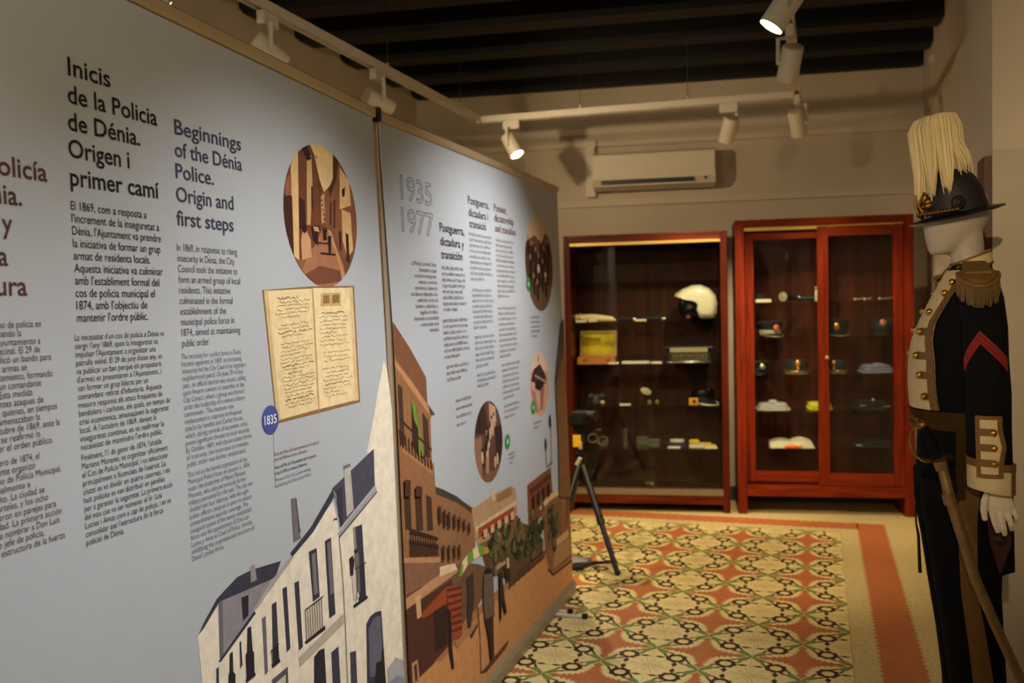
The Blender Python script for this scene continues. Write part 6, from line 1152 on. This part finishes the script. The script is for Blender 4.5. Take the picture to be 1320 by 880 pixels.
# parade helmet
t = thing('parade_helmet', 'black parade helmet with a tall cream horsehair plume and gilt plate', 'helmet', Vector((0.405, 3.016, 0))+Matrix.Rotation(MRZ, 3, 'Z') @ Vector((0.011, 0, 1.722)), MRZ)
Rt = Matrix.Rotation(math.radians(10.9), 4, 'Y')
m = MB(); n = 44; rings = []
for r, z in ((0.60, 0.006), (0.80, 0.000), (0.985, -0.003), (1.0, -0.001), (0.985, 0.003), (0.80, 0.007), (0.60, 0.012)):
    rings.append([(0.133*r*math.cos(2*math.pi*i/n), 0.118*r*math.sin(2*math.pi*i/n), z-0.010*math.sin(2*math.pi*i/n)**2*r) for i in range(n)])
rings.append(rings[0]); m.loft(rings, caps=False); m.rot(Rt); m.build('brim', patent, t, smooth=True)
m = MB(); rings = []
for q in [i*math.pi/2/12 for i in range(13)]:
    rings.append([(-0.002+0.088*max(0.01, math.cos(q)**0.8)*math.cos(2*math.pi*i/n), 0.082*max(0.01, math.cos(q)**0.8)*math.sin(2*math.pi*i/n), 0.004+0.140*math.sin(q)) for i in range(n)])
m.loft(rings, caps=False); m.rot(Rt); m.build('dome', mat('black_helmet_cloth', (15, 17, 20), 0.6, var=0.3), t, smooth=True)
def hl(p): return (p[0]-0.011, p[1], p[2]-1.722)
# plume: tuft tied on top, falling all round
m = MB(); rp = random.Random(12)
m.loft([ell(cx-0.011, 0, z-1.722, r, r*0.85, 24) for cx, z, r in ((0.068, 2.012, 0.02), (0.068, 2.000, 0.058), (0.066, 1.965, 0.066), (0.060, 1.90, 0.066), (0.056, 1.865, 0.052), (0.056, 1.845, 0.02))])
NL = 9
lock_len = [rp.uniform(-0.030, 0.022) for _ in range(NL)]
for k in range(460):
    al = 2*math.pi*((k*0.618034) % 1.0); R0 = rp.uniform(0.55, 1.0); ca, sa = math.cos(al), math.sin(al)
    kk = int(al/(2*math.pi)*NL) % NL; ac = (kk+0.5)*2*math.pi/NL; al2 = al+0.72*(ac-al)+rp.uniform(-0.05, 0.05); c2, s2 = math.cos(al2), math.sin(al2); am = al+0.25*(ac-al); cm_, sm_ = math.cos(am), math.sin(am)
    zend = 1.792-0.022*ca+(0.062 if c2 < -0.45 else 0.0)+lock_len[kk]*(0 if c2 > 0.7 else 1)+rp.uniform(-0.022, 0.022)
    fr = 0.066 if ca > 0 else 0.092
    zt = 2.016-0.16*max(0.0, 0.02+0.07*ca)
    P = [(0.066+0.02*ca, 0.02*sa, zt+0.006), (0.070+0.058*R0*ca, 0.054*R0*sa, zt+0.002), (0.070+0.073*R0*ca, 0.068*R0*sa, zt-0.028), (0.066+(0.073*ca+0.0)*R0, 0.074*R0*sa, 1.935), (0.062+(fr*0.98)*R0*cm_, 0.082*R0*sm_, (1.93+zend)/2), (0.058+fr*R0*c2*1.02, 0.086*R0*s2, zend)]
    m.tube([hl(p) for p in P], [0.0028, 0.0036, 0.0040, 0.0038, 0.0032, 0.0009], 5)
m.build('plume', plume_m, t, smooth=True, label='cream falling horsehair plume', )
m = MB().cyl((0.05, 0, 0.12), (0.055, 0, 0.28), 0.012, 0.008, n=14); m.build('plume_holder', brass, t)
gm = mat('old_gilt', (150, 108, 44), 0.42, 0.85, var=0.35, scale=60)
m = MB(); rg = random.Random(4)
for k in range(26):
    a = rg.uniform(-0.62, 0.62); z = rg.uniform(0.018, 0.085)*(1-0.5*abs(a)); b = math.cos(math.asin(min(1, z/0.15)))
    m.ball((-0.002+0.094*b*math.cos(a), 0.086*b*math.sin(a), z), rg.uniform(0.006, 0.013), rg.uniform(0.006, 0.012), rg.uniform(0.008, 0.018), 8)
for a, s in ((-0.5, 1), (0.5, -1), (0.0, 1)):
    m.tube([(0.100*math.cos(a), 0.088*math.sin(a), 0.012), (0.104*math.cos(a*0.6), 0.09*math.sin(a*0.6), 0.05), (0.098*math.cos(a*1.2), 0.088*math.sin(a*1.2), 0.085)], [0.005, 0.006, 0.003], 8)
m.rot(Rt); m.build('helmet_plate', gm, t, smooth=True, label='gilt front plate')
m = MB()
for k in range(30):
    a = -1.45+2.9*k/29; m.ball((-0.002+0.104*math.cos(a), 0.096*math.sin(a), 0.018+0.006*math.cos(a*2)), 0.0075, 0.0075, 0.006, 8)
m.rot(Rt); m.build('chin_chain', gm, t, smooth=True)
for s in (1, -1):
    m = MB().ball((0.004, s*0.088, 0.030), 0.020, 0.010, 0.022, 16).ball((0.004, s*0.097, 0.030), 0.009, 0.006, 0.010, 12); m.rot(Rt); m.build('side_boss', mat('dark_bronze', (52, 34, 26), 0.5, 0.6), t, smooth=True)
# sabre
MW = Matrix.Translation((0.405, 3.016, 0)) @ Matrix.Rotation(MRZ, 4, 'Z')
sb = thing('sabre', 'curved sabre in a worn metal scabbard hanging at the mannequin hip', 'sabre', MW @ Vector((0.146, 0.25, 1.022)), MRZ)
def sl(ps): return [tuple(Vector(p)-Vector((0.146, 0.25, 1.022))) for p in ps]
m = MB().tube(sl([(0.0879, 0.25, 1.0028), (0.072, 0.26, 0.9273), (0.0466, 0.27, 0.8336), (0.0109, 0.285, 0.7046), (-0.0365, 0.295, 0.5833), (-0.0842, 0.3, 0.4706), (-0.1305, 0.3, 0.378)]), [0.0135, 0.0150, 0.0145, 0.0140, 0.0135, 0.013, 0.012], 12); sc_ = m.build('scabbard', scab, sb, smooth=True)
P = sl([(0.0759, 0.26, 0.9358), (0.0684, 0.262, 0.9063)]); MB().tube(P, 0.0175, 14).build('scabbard_band', scab, sc_, smooth=True)
m = MB().tube(sl([(0.0957, 0.25, 1.0242), (0.0879, 0.25, 0.9984)]), [0.018, 0.016], 14); m.build('ferrule', scab, sb, smooth=True)
G = sl([(0.1552, 0.25, 1.0378), (0.1433, 0.25, 1.0272), (0.1234, 0.25, 1.0234), (0.0996, 0.25, 1.0306), (0.074, 0.25, 1.0378), (0.0584, 0.25, 1.0361)])
m = MB(); wg = [0.008, 0.018, 0.028, 0.034, 0.030, 0.014]; m.loft([[(p[0], p[1]+w_*math.cos(a), p[2]+0.005*math.sin(a)) for a in [2*math.pi*i/12 for i in range(12)]] for p, w_ in zip(G, wg)]); m.build('guard', brass, sb, smooth=True)
m = MB().tube(sl([(0.1016, 0.25, 1.0327), (0.1107, 0.245, 1.0578), (0.1232, 0.235, 1.0909), (0.1318, 0.225, 1.1134)]), [0.012, 0.0145, 0.014, 0.012], 12); m.build('grip', navy, sb, smooth=True)
m = MB().ball(sl([(0.1354, 0.222, 1.1195)])[0], 0.015, n=14); m.build('pommel', gm, sb, smooth=True)
m = MB().tube(sl([(0.1374, 0.222, 1.1239), (0.1539, 0.225, 1.1196), (0.1672, 0.235, 1.0987), (0.1705, 0.245, 1.0694), (0.1631, 0.25, 1.0441), (0.1532, 0.25, 1.0357)]), 0.0042, 8); m.build('knuckle_bow', gm, sb, smooth=True)
